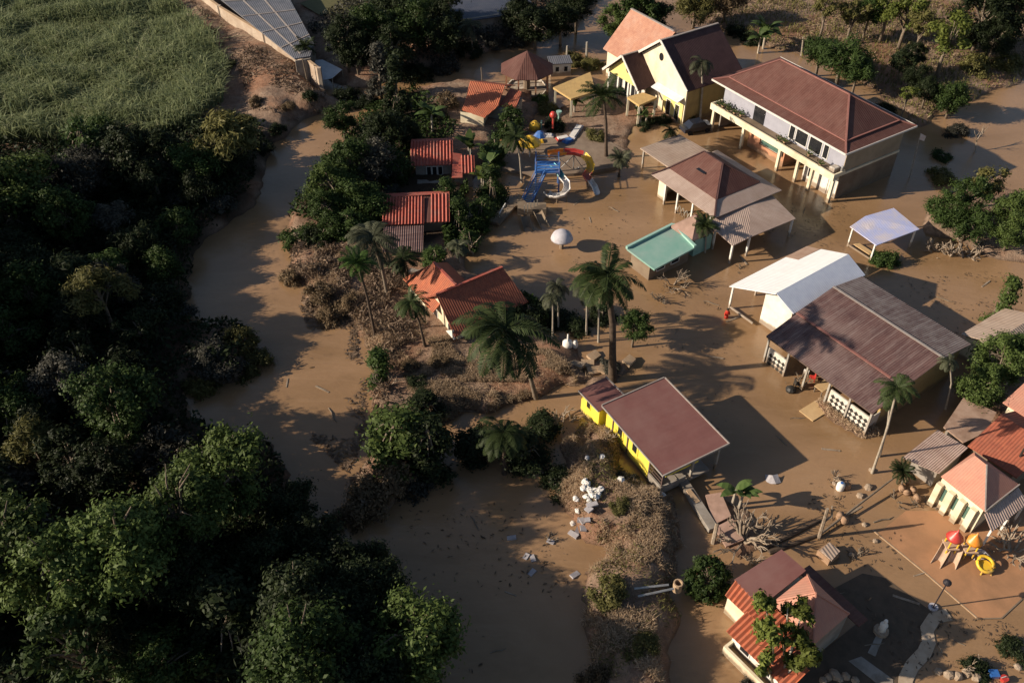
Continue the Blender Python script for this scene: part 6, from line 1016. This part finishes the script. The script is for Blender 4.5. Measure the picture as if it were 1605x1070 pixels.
# trees one can tell apart: kind, crown px, py, height, radius, leaf, label
for a in [
 ('broad', 22, 285, 7, 5.2, 'leaf_bright', 'bright green round tree at left edge below the cane field'),
 ('bamboo', 345, 210, 5, 4.6, 'leaf_olive', 'olive brown feathery clump beside the cane field'),
 ('broad', 160, 212, 3, 3.4, 'leaf_mid', 'dark green low tree at near edge of the cane field'),
 ('broad', 355, 735, 6.5, 4.0, 'leaf_bright', 'tall sunlit tree with dense crown leaning over the river'),
 ('broad', 275, 800, 7.5, 3.6, 'leaf_bright', 'sunlit yellow green tree left of the tall riverside tree'),
 ('broad', 185, 850, 8.5, 4.0, 'leaf_bright', 'broad sunlit tree in the lower left forest'),
 ('broad', 100, 895, 7.5, 3.8, 'leaf_bright', 'sunlit tree next left of the broad lower left tree'),
 ('broad', 10, 850, 8, 4, 'leaf_bright', 'sunlit tree cut by the lower left frame edge'),
 ('broad', 650, 990, 5.5, 3.6, 'leaf_bright', 'sunlit tree overhanging the pond at bottom centre'),
 ('broad', 475, 1025, 7.5, 3.8, 'leaf_mid', 'half lit tree at bottom edge left of the pond'),
 ('bamboo', 150, 450, 6, 3.2, 'leaf_olive', 'lone lit olive crown inside the dark forest'),
 ('broad', 172, 620, 6.5, 3.8, 'leaf_mid', 'half lit tree among dark forest at left centre'),
 ('bamboo', 45, 680, 4, 2.4, 'leaf_olive', 'small olive clump near left edge of the dark forest'),
 ('sparse', 115, 1010, 6, 3.4, 'leaf_mid', 'thin lit tree at the lower left corner'),
 ('bush', 372, 520, 1.5, 2.2, 'leaf_olive', 'olive shrub at tip of the river spit'), ('bush', 388, 555, 1.5, 2.4, 'leaf_olive', 'olive shrub on river side of the spit'), ('bush', 350, 575, 1.4, 2.6, 'leaf_grey', 'grey green shrub in middle of the river spit'), ('bush', 325, 545, 1.4, 2.4, 'leaf_grey', 'greyish shrub at back of the river spit'), ('bush', 310, 590, 1.4, 2.0, 'leaf_olive', 'low shrub at near end of the river spit'), ('bush', 278, 478, 1.4, 2.2, 'leaf_grey', 'pale shrub at water edge above the river spit'),
 ('bush', 340, 310, 1.4, 2.6, 'leaf_grey', 'grey shrub on bank below the olive clump'), ('bush', 290, 300, 1.4, 2.4, 'leaf_grey', 'dull grey shrub left below the olive clump'),
 ('broad', 520, 285, 3.8, 3.4, 'leaf_bright', 'leafy sunlit tree leaning over the river bend'), ('broad', 545, 250, 4.0, 3.2, 'leaf_mid', 'green tree behind the river bend tree'), ('broad', 562, 305, 3.0, 2.9, 'leaf_mid', 'green tree left of the striped roof house'), ('broad', 590, 250, 3.4, 3.0, 'leaf_grey', 'dull grey green tree left of the red tile house'), ('broad', 510, 320, 3, 2.4, 'leaf_mid', 'lower green tree under the river bend tree'),
 ('broad', 535, 180, 4, 2.4, 'leaf_mid', 'narrow green tree standing at the river mouth'), ('bush', 465, 360, 1.5, 2.7, 'leaf_mid', 'round shrub hanging over the river'), ('bush', 495, 362, 1.4, 2.3, 'leaf_dark', 'dark shrub right of the round river shrub'),
 ('cone', 620, 140, 4.6, 2.6, 'leaf_dark', 'tall dark cone shaped tree by the upper river'), ('cone', 595, 115, 4.4, 2.6, 'leaf_grey', 'greyish pointed tree left of the dark cone tree'), ('broad', 605, 200, 4, 3.2, 'leaf_dark', 'dark round tree below the cone tree'), ('broad', 640, 205, 2.4, 2.0, 'leaf_dark', 'dark tree behind the red tile house'),
 ('bush', 700, 150, 1.4, 2.3, 'leaf_brown', 'brown dead shrub by the upper river bank'), ('bush', 688, 168, 1.2, 1.8, 'leaf_brown', 'lower brown dead shrub left of the orange cottage'),
 ('broad', 540, 60, 5, 3.6, 'leaf_dark', 'dark tree right of the lawn'), ('broad', 580, 38, 5.5, 4, 'leaf_mid', 'tall tree at back of lawn'), ('broad', 615, 70, 4.5, 3.4, 'leaf_dark', 'dark tree over the upper river bank'), ('broad', 650, 35, 5.5, 4, 'leaf_mid', 'mid green tree at top beside navy roof'), ('broad', 690, 52, 4.5, 3.6, 'leaf_dark', 'dark tree left of the navy roof'), ('broad', 560, 95, 3.5, 2.8, 'leaf_dark', 'dark small tree by the white tarpaulin'), ('broad', 620, 10, 5, 4, 'leaf_dark', 'dark tree at the top frame edge'), ('broad', 700, 12, 5, 4, 'leaf_dark', 'dark tree left of navy roof at top edge'),
 ('bush', 700, 95, 1.6, 3, 'leaf_grey', 'grey mud coated shrub on the upper river bank'), ('bush', 770, 60, 1.5, 2.2, 'leaf_grey', 'pale mud coated shrub below the navy roof'), ('bush', 805, 52, 1.5, 2.8, 'leaf_grey', 'large pale mud coated shrub right of navy roof'), ('broad', 840, 35, 4.5, 3.6, 'leaf_dark', 'dark tree right of the navy building'), ('broad', 880, 30, 4.5, 3.4, 'leaf_dark', 'dark tree by the river bend at top'), ('broad', 815, 15, 5, 3.6, 'leaf_dark', 'dark tree behind the navy building'), ('bush', 735, 72, 1.5, 2.6, 'leaf_dark', 'dark shrub under the dusty palm'), ('bush', 655, 105, 1.5, 3, 'leaf_dark', 'dark shrub at the upper river edge'), ('broad', 905, 5, 5, 3.4, 'leaf_dark', 'dark tree at top edge before the villa'),
 ('broad', 1000, 18, 5.5, 4.2, 'leaf_mid', 'green tree behind the pink villa roof'), ('broad', 965, 30, 4.5, 3, 'leaf_bright', 'light green tree left behind the villa roof'), ('broad', 1030, 25, 4.5, 3, 'leaf_dark', 'dark tree right behind the villa roof'), ('bush', 900, 85, 1.5, 2.2, 'leaf_olive', 'olive hedge shrub between two grey posts'), ('bush', 930, 92, 1.5, 2, 'leaf_olive', 'olive hedge shrub left of the villa'),
 ('willow', 1322, 92, 4.5, 4.8, 'leaf_mid', 'large drooping green tree behind guesthouse'), ('willow', 1288, 82, 3.8, 3.4, 'leaf_mid', 'drooping green tree left part behind guesthouse roof'), ('willow', 1345, 115, 3.6, 3, 'leaf_mid', 'lower drooping tree right behind guesthouse roof'),
 ('sparse', 1425, 18, 6, 3.8, 'leaf_yellowgreen', 'yellow green tree with thin trunk on the far field'), ('sparse', 1395, 8, 6, 3.4, 'leaf_yellowgreen', 'pale yellow green tree at the top edge'), ('sparse', 1492, 50, 7, 3.8, 'leaf_yellowgreen', 'airy tree with pale leaning trunk on the far field'), ('sparse', 1450, 35, 6, 3, 'leaf_olive', 'thin olive tree between the airy trees'),
 ('broad', 1415, 95, 3.5, 2.2, 'leaf_dark', 'small dark round tree on the far field'), ('broad', 1437, 82, 3.5, 2, 'leaf_dark', 'small dark tree right of the dark round one'), ('broad', 1440, 118, 3, 2, 'leaf_dark', 'dark tree behind the leafy far field tree'), ('broad', 1495, 150, 3.5, 3, 'leaf_mid', 'leafy green tree on the flooded far field'), ('broad', 1455, 140, 3, 2.2, 'leaf_dark', 'dark low tree left of leafy far field tree'),
 ('broad', 1545, 22, 6, 5, 'leaf_dark', 'tall dark tree at top right'), ('broad', 1590, 12, 6, 5, 'leaf_dark', 'dark tree at the top right corner'), ('broad', 1560, 62, 4, 3, 'leaf_dark', 'dark lower tree under the top right tree'), ('broad', 1365, 12, 5, 3, 'leaf_mid', 'green tree at top edge above drooping tree'), ('sparse', 1340, 20, 5, 3, 'leaf_olive', 'olive tree at the top edge left of the airy trees'), ('sparse', 1296, 8, 6, 2.6, 'leaf_olive', 'thin tree with pale trunk at top edge'), ('willow', 1090, 12, 3.5, 4, 'leaf_olive', 'olive straw coloured thicket at top behind the villa'), ('willow', 1140, 5, 3.5, 4, 'leaf_brown', 'brown thicket at the top behind villa'), ('bush', 1530, 95, 1.5, 3, 'leaf_olive', 'olive shrub row on the far field'), ('bush', 1580, 90, 1.5, 3, 'leaf_olive', 'olive shrub by the right edge of the far field'),
 ('sparse', 1424, 145, 4, 1.5, 'leaf_yellowgreen', 'slim young tree just behind guesthouse right corner'), ('bush', 1500, 195, 1.4, 2, 'leaf_grey', 'grey shrub at the far flood edge'),
 ('sparse', 1520, 300, 3.4, 2.8, 'leaf_mid', 'green tree above the pale roots'), ('broad', 1488, 325, 2.8, 2.6, 'leaf_mid', 'green tree at left end of the roots islet'), ('sparse', 1550, 285, 3.4, 2.6, 'leaf_olive', 'olive tree at back of the roots islet'), ('broad', 1592, 325, 3.5, 2.5, 'leaf_bright', 'bright tree at right edge above the roots islet'), ('broad', 1588, 358, 3, 2.4, 'leaf_bright', 'bright lower tree at the right edge'), ('willow', 1520, 345, 2.6, 3, 'leaf_mid', 'drooping green tree over the pale roots'), ('bush', 1480, 265, 1.4, 2.2, 'leaf_olive', 'olive shrub at the wall behind the canopy'),
 ('bush', 1391, 398, 1.3, 2.1, 'leaf_mid', 'round shrub standing in flood before the lilac canopy'),
 ('broad', 1575, 560, 3.5, 2.8, 'leaf_bright', 'bright green tree by the beige roof at right edge'), ('broad', 1540, 605, 2.8, 2.3, 'leaf_bright', 'bright green tree behind the mud roof shed'), ('broad', 1597, 545, 3.5, 2.4, 'leaf_mid', 'green tree at right edge above the pink roof'),
 ('broad', 995, 507, 3.2, 2.0, 'leaf_mid', 'round green tree leaning out over the central flood'),
 ('column', 592, 572, 2.2, 1.2, 'leaf_mid', 'vine covered post like column on the river bank'),
 ('vine', 622, 675, 3.2, 3.7, 'leaf_bright', 'big bright vine covered tree on the river bank'), ('vine', 665, 632, 1.3, 2.0, 'leaf_dark', 'dark vine covered tree behind the bright vine tree'), ('vine', 668, 695, 3.6, 2.8, 'leaf_dark', 'shaded vine tree right of the bright vine tree'), ('bush', 610, 735, 1.6, 3, 'leaf_brown', 'brown tangled shrub below the bright vine tree'), ('bush', 650, 740, 1.5, 2.6, 'leaf_grey', 'dull shrub hanging over the pond corner'), ('bush', 570, 780, 1.4, 2.6, 'leaf_brown', 'brown shrub at the river side of the bank'), ('bush', 545, 800, 1.2, 2, 'leaf_brown', 'brown shrub at the bank point'),
 ('vine', 820, 705, 1.8, 2.6, 'leaf_dark', 'dark shaded thicket right of the shaded palm'), ('vine', 745, 695, 1.8, 2.2, 'leaf_dark', 'dark shaded thicket left of the shaded palm'), ('vine', 850, 665, 1.3, 2.0, 'leaf_dark', 'dark thicket under the straw bank'), ('bush', 870, 745, 1.2, 2.0, 'leaf_dark', 'dark shrub at pond end by the white bags'),
 ('ball', 1110, 908, 1.3, 1.75, 'leaf_mid', 'neat round green bush beside the bottom cottage'),
 ('bush', 958, 915, 1.4, 2.0, 'leaf_olive', 'straw coloured dry shrub on the embankment at the pond'), ('bush', 1005, 1000, 1.0, 1.5, 'leaf_olive', 'straw coloured dry shrub low on the embankment'), ('bush', 985, 745, .8, 1.2, 'leaf_grey', 'grey dry shrub below yellow bungalow'), ('bush', 975, 785, .8, 1.2, 'leaf_olive', 'dry shrub in the middle of the embankment'), ('bush', 935, 1050, .9, 1.4, 'leaf_brown', 'brown dry shrub at bottom of the embankment'),
 ('column', 1575, 470, 3.5, 1.1, 'leaf_bright', 'slender leafy tree leaning over flood at right edge'),
 ('bush', 452, 425, 1.3, 1.8, 'leaf_brown', 'brown dry shrub at the river edge under the round shrub'), ('bush', 520, 490, 1.1, 1.9, 'leaf_brown', 'brown dry shrub on the river point'), ('bush', 500, 450, 1.1, 2.0, 'leaf_brown', 'brown dry shrub behind the river point'), ('bush', 545, 470, 1.1, 1.8, 'leaf_brown', 'brown dry shrub left of the leaning palm'), ('bush', 640, 570, .7, 1.2, 'leaf_brown', 'brown dry shrub on bank below leaning dark palm'), ('bush', 655, 592, .8, 1.3, 'leaf_dark', 'dark low shrub on bank behind vines'), ('bush', 690, 560, .9, 1.4, 'leaf_brown', 'brown dry tuft left of the straw slope'),
 ('bush', 870, 490, 1.4, 2.4, 'leaf_dark', 'dark undergrowth shrub between orange roof and palm row'), ('bush', 830, 480, 1.4, 2.4, 'leaf_dark', 'dark shrub right of orange roof house'), ('bush', 905, 500, 1.3, 2, 'leaf_dark', 'dark shrub among the white trunked palms'), ('bush', 960, 560, 1.5, 1.5, 'leaf_grey', 'grey shrub wrapped round the big palm foot'), ('bush', 945, 480, 1.6, 2, 'leaf_dark', 'dark shrub behind the biggest palm'), ('bush', 1015, 395, 1.2, 1.9, 'leaf_dark', 'dark shrub at near corner of the teal roof'),
 ('bush', 700, 330, 1.3, 1.6, 'leaf_mid', 'small shrub between two red roofed houses'), ('bush', 770, 320, 1.2, 1.8, 'leaf_dark', 'dark shrub by the mud coated walkway'), ('bush', 610, 290, 1.3, 1.8, 'leaf_grey', 'grey shrub above the striped roof'), ('bush', 860, 160, 1.3, 2.2, 'leaf_olive', 'olive shrub under the gazebo'), ('bush', 935, 205, 1.2, 1.8, 'leaf_olive', 'olive shrub behind the dense palm'), ('bush', 1080, 170, 1.2, 1.6, 'leaf_olive', 'olive shrub at the villa corner'), ('bush', 545, 140, 1.5, 2.4, 'leaf_dark', 'dark shrub below the white tarpaulin'), ('bush', 575, 150, 1.5, 2.4, 'leaf_dark', 'dark shrub at river mouth below tarpaulin'), ('bush', 400, 150, 1.2, 1.6, 'leaf_brown', 'brown shrub on the dirt bank'), ('bush', 1385, 160, 1.4, 2.2, 'leaf_dark', 'dark shrub behind the guesthouse roof end'), ('bush', 1480, 235, 1.3, 1.8, 'leaf_mid', 'green shrub by the flooded wall')]: tree(*a)
def tuft_tree(bx, by, tufts, label, leaf='leaf_mid', seed=1, bark='bark_pale'):
    rng = np.random.default_rng(seed); x, y = W(bx, by); g = max(gz(x, y), 0); t = thing('tree', label, 'tree', (x, y, g)); tr = MB(); cl = []
    for i, (px, py, h, r, j) in enumerate(tufts):
        X, Y = W(px, py, h); e = Vector((X - x, Y - y, h - g)); m = Vector((e.x * .5 + rng.uniform(-.2, .2), e.y * .45, e.z * .55)); tr.tube([(0, 0, -.6), m * .5 * 1.05, m, e] if not j else [m * .9, m.lerp(e, .5), e], [.17, .14, .11, .05] if not j else [.1, .08, .04], 7, True)
        for k in range(9): d = unit(rng.normal(size=3)); cl.append((*(np.array(e) + d * r * rng.uniform(.3, 1.1)), r * rng.uniform(.2, .55)))
    P, N = crown_pts(rng, cl, 2600, .5); V, F = quads(rng, P, N, .42, .18); tr.build('trunk', bark, t, True, False); obj_from(np_mesh('crown', V, F, leaf), 'crown', t)
tuft_tree(1213, 1085, [(1198, 935, 6.2, .8, 0), (1205, 985, 5.2, .75, 1), (1200, 1035, 3.6, .7, 1)], 'tree with dark thin trunk rising in front of the bottom cottage', 'leaf_yellowgreen', 5, 'bark')
tuft_tree(1216, 1090, [(1258, 955, 5.8, .9, 0), (1235, 950, 5.8, .55, 1), (1250, 995, 5.0, .8, 1), (1268, 1025, 4.2, .75, 1), (1246, 1040, 3.4, .6, 1)], 'pale forked tree right beside the dark trunked cottage tree', 'leaf_yellowgreen', 6)
for a in [('bush', 1535, 1040, .8, 1.4, 'leaf_dark', 'dark green shrub in the rubble at the bottom right'), ('bush', 1590, 1010, 1.0, 1.3, 'leaf_dark', 'dark shrub at right edge near the bottom corner'), ('bush', 1180, 1062, .6, .9, 'leaf_grey', 'grey shrub at the left foot of the bottom cottage'), ('bush', 905, 130, 1.2, 1.8, 'leaf_dark', 'dark shrub behind the tan carport'), ('bush', 1010, 185, 1.2, 1.8, 'leaf_dark', 'dark shrub before the villa porch'), ('bush', 1040, 178, 1.2, 1.6, 'leaf_dark', 'dark shrub under the villa awning'), ('bush', 870, 190, 1.0, 2.2, 'leaf_dark', 'dark shrub behind the playground posts'), ('bush', 800, 160, 1.2, 2.0, 'leaf_dark', 'dark shrub between orange cottage and gazebo'), ('bush', 845, 150, 1.1, 1.6, 'leaf_mid', 'green shrub at foot of the gazebo'), ('bush', 1180, 55, 1.2, 2.4, 'leaf_dark', 'dark shrub behind the dark villa roof'), ('bush', 1160, 40, 1.2, 2.4, 'leaf_dark', 'dark shrub left of the far wooden post'), ('bush', 1380, 225, 1.0, 1.8, 'leaf_dark', 'dark shrub in the guesthouse shadow')]: tree(*a)
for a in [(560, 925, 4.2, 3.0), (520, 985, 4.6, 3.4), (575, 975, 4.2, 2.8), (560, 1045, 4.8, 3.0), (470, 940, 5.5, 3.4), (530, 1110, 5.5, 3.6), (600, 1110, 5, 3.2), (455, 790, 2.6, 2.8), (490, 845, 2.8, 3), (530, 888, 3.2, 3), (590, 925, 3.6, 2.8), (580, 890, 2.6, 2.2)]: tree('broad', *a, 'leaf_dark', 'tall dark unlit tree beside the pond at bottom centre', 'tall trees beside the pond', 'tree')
for a in [(600, 320, 1.8, 2.0), (700, 300, 1.6, 1.8), (680, 400, 1.4, 1.8), (720, 340, 2.4, 2.0), (755, 330, 2.4, 2.0), (770, 290, 2.6, 2.0), (775, 235, 2.2, 2.2), (800, 190, 2.0, 2.4), (620, 255, 2.4, 2.2), (585, 330, 1.8, 2.2), (550, 345, 1.8, 2.2), (520, 355, 1.6, 2.2), (735, 375, 1.5, 1.6)]: tree('vine', *a, 'leaf_mid', 'leafy dark green plant in the thick garden growth around the red roofed houses', 'garden plants around the red roofed houses', 'garden_plant', 'plant')
# the forest on the left bank
FW = WP([(-260, 330), (0, 330), (120, 262), (240, 262), (300, 255), (385, 250), (395, 300), (330, 360), (290, 440), (270, 560), (240, 600), (262, 700), (400, 780), (470, 850), (560, 930), (650, 1010), (680, 1120), (-200, 1120)])
fa = np.array(FW); rf = random.Random(5); spots = []
for _ in range(6000):
    x, y = rf.uniform(fa[:, 0].min(), fa[:, 0].max()), rf.uniform(fa[:, 1].min(), fa[:, 1].max())
    if sdf(np.array([x]), np.array([y]), FW)[0] < 1.5 or any(math.hypot(x - a, y - b) < 3.7 for a, b in spots): continue
    spots.append((x, y))
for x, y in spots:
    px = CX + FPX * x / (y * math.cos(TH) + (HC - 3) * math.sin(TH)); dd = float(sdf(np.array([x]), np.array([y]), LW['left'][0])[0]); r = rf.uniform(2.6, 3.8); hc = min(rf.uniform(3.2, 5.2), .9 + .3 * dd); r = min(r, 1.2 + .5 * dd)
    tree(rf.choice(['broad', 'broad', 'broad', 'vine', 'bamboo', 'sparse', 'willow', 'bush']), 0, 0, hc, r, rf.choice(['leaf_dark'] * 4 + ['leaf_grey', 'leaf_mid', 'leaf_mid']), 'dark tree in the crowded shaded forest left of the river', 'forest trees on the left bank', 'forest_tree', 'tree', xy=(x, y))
for i, (px, py) in enumerate([(-50, 300), (-60, 345), (-55, 395), (-62, 445), (-55, 495), (-66, 545), (-70, 595), (-150, 330), (-165, 400), (-165, 470), (-170, 540), (-180, 600)]):  # unseen trees left of the frame, put there to shade forest and river
    tree('broad', px, py, rf.uniform(7.2, 8.8), rf.uniform(4.2, 5.2), 'leaf_dark', 'unseen tall dark tree beyond the left frame edge, shading the forest', 'unseen tall trees beyond the left frame edge', 'unseen_tall_tree', 'tree', xy=W(px, py))
branches(1528, 240, 4.5, .12, 'bare pale dead sapling standing in the far flood', n=1, seed=3, low=1.2)
for k, (px, py) in enumerate(((1468, 392), (1490, 400), (1512, 402), (1535, 398))): branches(px, py, 2.2, .16, ['pale tangled root mass at left end of the islet', 'pale root mass second along the islet', 'pale root mass third along the islet', 'pale root mass at right end of the islet'][k], 'root_mass', n=6, seed=10 + k, cat='roots', low=.1)
branches(1165, 850, 3.0, .13, 'grey uprooted tree lying on the pink rubble', 'uprooted_tree', 'dead_wood', 9, 21, low=.1); branches(1190, 838, 2.2, .1, 'grey branch tangle right of the uprooted tree', 'branch_pile', 'dead_wood', 7, 22, low=.05); branches(1055, 445, 2.6, .08, 'pale dead shrub in flood beside the teal roof', 'dead_shrub', 'dead_wood', 9, 23, low=.1)
branches(1036, 470, 1.6, .09, 'brown stump with twigs left of the pale dead shrub', 'stump', 'bark', 6, 24, low=.6); branches(1588, 865, 2.6, .15, 'grey root tangle at right edge by the play tower', 'root_mass', 'dead_wood', 9, 25, cat='roots', low=.1); branches(1165, 425, 1.2, .07, 'small twig heap in flood left of the white roof', 'twig_heap', 'bark', 6, 26, low=.1); branches(745, 395, 4.2, .1, 'two pale bent dead stems by the pool edge', n=2, seed=27, low=.9); branches(882, 665, 2.2, .14, 'pale driftwood heap left of the yellow annex', 'driftwood', 'dead_wood', 9, 28, low=.05); branches(608, 615, 2.4, .06, 'bare grey stems poking from the bright vine tree', n=4, seed=29, low=.6); branches(1410, 785, 1.2, .08, 'muddy branch heap below clay pots', 'branch_pile', 'bark', 6, 30, low=.1)
# stuff nobody could count
CANE = [(-260, -60), (215, -60), (262, 0), (318, 60), (362, 118), (352, 175), (300, 215), (205, 240), (110, 238), (0, 240), (-260, 260)]
blades('sugar_cane', CANE, 75000, 'cane_leaf', 'dense field of green and straw coloured cane', 2.5, 3, .034)
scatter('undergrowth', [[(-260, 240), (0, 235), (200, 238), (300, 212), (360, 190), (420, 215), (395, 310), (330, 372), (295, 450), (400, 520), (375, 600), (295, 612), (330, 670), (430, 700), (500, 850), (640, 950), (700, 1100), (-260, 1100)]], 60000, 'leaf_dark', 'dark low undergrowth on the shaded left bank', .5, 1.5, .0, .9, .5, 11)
IS = LANDS['island'][0]
scatter('dry_litter', [[(445, 380), (560, 400), (650, 420), (670, 530), (860, 590), (850, 628), (690, 660), (690, 740), (640, 780), (590, 835), (525, 815), (560, 700), (585, 580), (480, 490)], LANDS['bank'][0]], 6000, 'straw', 'brown straw and flood litter on the banks', .5, .1, .02, .5, .07, 12)
scatter('river_brush', [[(440, 390), (560, 400), (640, 440), (650, 545), (620, 560), (600, 700), (560, 830), (520, 815), (565, 680), (580, 570), (550, 510), (470, 480)]], 9000, 'brush', 'brown tangled flood brush along the river bank', .6, .8, .0, 1.3, .2, 13, 1.5)
scatter('garden_undergrowth', [[(500, 260), (560, 190), (640, 140), (720, 210), (640, 300), (600, 310), (590, 370), (520, 380), (450, 345)], [(740, 290), (800, 330), (760, 410), (700, 400), (690, 350)], [(800, 450), (870, 450), (960, 470), (960, 560), (900, 535), (850, 520)]], 26000, 'leaf_mid', 'low dark undergrowth round the red roofed houses', .5, 1.7, .0, .9, .45, 14)
scatter('upper_bank_growth', [[(480, 60), (560, 90), (600, 135), (640, 118), (760, 85), (900, 45), (960, -20), (600, -30)]], 26000, 'leaf_grey', 'dull mud coated growth on the upper river bank', .5, 1.6, .0, .9, .4, 15)
scatter('field_litter', [[(1050, -60), (1055, 15), (1190, 75), (1330, 118), (1440, 215), (1500, 180), (1610, 140), (1700, 100), (1700, -60)]], 24000, 'straw', 'dry straw and flood litter on the far field', .5, .3, .0, 1.0, .2, 16, 4)
scatter('hall_litter', [[(1275, 632), (1300, 660), (1350, 690), (1385, 688), (1370, 660), (1290, 620)]], 2500, 'straw', 'straw heap against the checkered wall', .35, .35, .02, 1.2, .14, 17)
scatter('clearing_litter', [[(690, 560), (860, 560), (940, 590), (910, 606), (860, 628), (700, 655), (640, 620)]], 2000, 'straw', 'matted straw on the slope under the huge coconut palm', .5, .1, .02, .5, .07, 18)
scatter('grey_growth', [[(900, 660), (960, 700), (1010, 760), (1000, 850), (920, 860)], [(930, 870), (1070, 880), (1070, 1080), (920, 1080)]], 2600, 'leaf_olive', 'dry olive weeds on the embankment', .38, .5, .02, 1.3, .16, 19, 2.2)
scatter('river_debris', [[(480, 560), (570, 560), (575, 680), (545, 740), (490, 690)], [(470, 480), (560, 500), (560, 560), (500, 560)]], 1500, 'brush', 'brown flood debris drifting on the river', .5, 0, .0, .1, .3, 31, 2.5, None, -9, True)
blades('field_grass', [(1050, -60), (1060, 10), (1190, 70), (1330, 112), (1440, 205), (1500, 172), (1610, 128), (1700, 100), (1700, -60)], 16000, 'leaf_olive', 'rough olive grass on the far field', .7, 8, .035)
scatter('floating_litter', [[(800, 300), (1000, 300), (1120, 460), (1200, 620), (1180, 760), (1010, 600), (960, 420), (820, 420)], [(1180, 330), (1330, 300), (1330, 400), (1200, 390)], [(1400, 440), (1600, 420), (1600, 560), (1480, 520)], [(1230, 740), (1400, 720), (1420, 900), (1300, 900)], [(620, 800), (880, 780), (900, 1000), (720, 1060)], [(1350, 930), (1600, 980), (1600, 1060), (1400, 1060)]], 1300, 'brush', 'small leaves and twigs floating on the flood', .3, 0, .0, .06, .3, 41, 3.0, None, -9, True)
pm = [MB().box(-.9, .9, -.09, .09, 0, .07).mesh('plank', 'dead_wood'), MB().tube([(-1, 0, .02), (-.2, .08, .05), (.5, -.03, .05), (1.1, .12, .03)], [.06, .08, .07, .03]).mesh('branch', 'bark')]
for i, (px, py) in enumerate([(905, 318), (962, 328), (925, 345), (1115, 475), (1165, 408), (1250, 655), (1302, 705), (1225, 690), (1340, 800), (1385, 815), (1440, 900), (1310, 930), (1545, 445), (1480, 470), (1330, 420), (1260, 330), (1120, 560), (1060, 520), (505, 610), (520, 650), (450, 600), (745, 820), (800, 930), (780, 1020), (1150, 500), (1370, 1010), (1420, 940), (1500, 1005)]):
    o = obj_from(pm[i % 2], 'plank' if i % 2 == 0 else 'branch'); o.location = (*W(px, py), 0.0); o.rotation_euler = (0, rnd.uniform(-.04, .04), rnd.uniform(0, 6.28)); s_ = rnd.uniform(.5, 1.1); o.scale = (s_, s_, s_)
    tag(o, 'weathered plank drifting on the open flood' if i % 2 == 0 else 'crooked dark branch drifting on the open flood', 'plank' if i % 2 == 0 else 'branch', 'planks drifting on the flood' if i % 2 == 0 else 'branches drifting on the flood')
blades('dry_grass', [(640, 545), (720, 540), (860, 560), (905, 600), (860, 628), (760, 652), (690, 662), (640, 620)], 26000, 'straw', 'tall straw coloured dry grass on the slope under the huge palm', .5, 51, .016, .42)
blades('embankment_grass', LANDS['bank'][0], 34000, 'straw', 'straw coloured dry grass on the embankment', .45, 52, .014, .40)
blades('bank_grass', [(450, 380), (600, 400), (655, 470), (690, 545), (600, 600), (575, 560), (500, 480)], 13000, 'straw', 'dead grass on the river bank under leaning palms', .4, 53, .016, .48)
scatter('bank_rubble', [[(300, 20), (420, 100), (505, 145), (520, 172), (450, 200), (400, 190), (370, 110)]], 5000, 'brush', 'roots and clods on the cut dirt bank', .5, .3, .0, .9, .3, 54, 3.0)
for a in [('bush', 432, 195, 1.0, 1.7, 'leaf_dark', 'dark shrub on the river face of the dirt bank'), ('bush', 450, 172, .9, 1.4, 'leaf_brown', 'brown shrub on top of the dirt bank'), ('bush', 412, 222, 1.1, 2.0, 'leaf_dark', 'dark shrub below the dirt bank by the river'), ('bush', 385, 182, 1.0, 1.8, 'leaf_olive', 'olive shrub between cane field and dirt bank'), ('bush', 490, 165, .9, 1.5, 'leaf_dark', 'dark shrub under the end of the concrete wall'), ('bush', 360, 95, .8, 1.3, 'leaf_olive', 'small olive shrub beside the dirt track'), ('bush', 330, 45, .8, 1.3, 'leaf_brown', 'small brown shrub on the dirt track edge')]: tree(*a)
for k, (px, py, h, l) in enumerate([(1312, 748, 1.3, 'dark wreckage of sticks beside the white barrel'), (1445, 790, 1.4, 'stick pile in front of the clay pots'), (1510, 1040, 1.6, 'tangled branches in the bottom right rubble'), (1255, 605, 1.4, 'tangled sticks under the checkered hall eave'), (1180, 880, 1.3, 'muddy sticks at the top of the bottom cottage'), (1345, 875, 1.0, 'sticks on the long mud lump'), (1020, 420, 1.4, 'twigs caught at the teal roof corner'), (860, 850, 1.0, 'twigs stuck in the dark pond'), (955, 700, 1.2, 'grey sticks on bank below the yellow annex'), (1590, 600, 1.6, 'bare branches at the right edge by the pink roof')]):
    branches(px, py, h, .07, l, 'branch_pile', 'bark' if k % 2 else 'dead_wood', 7, 60 + k, low=.05)
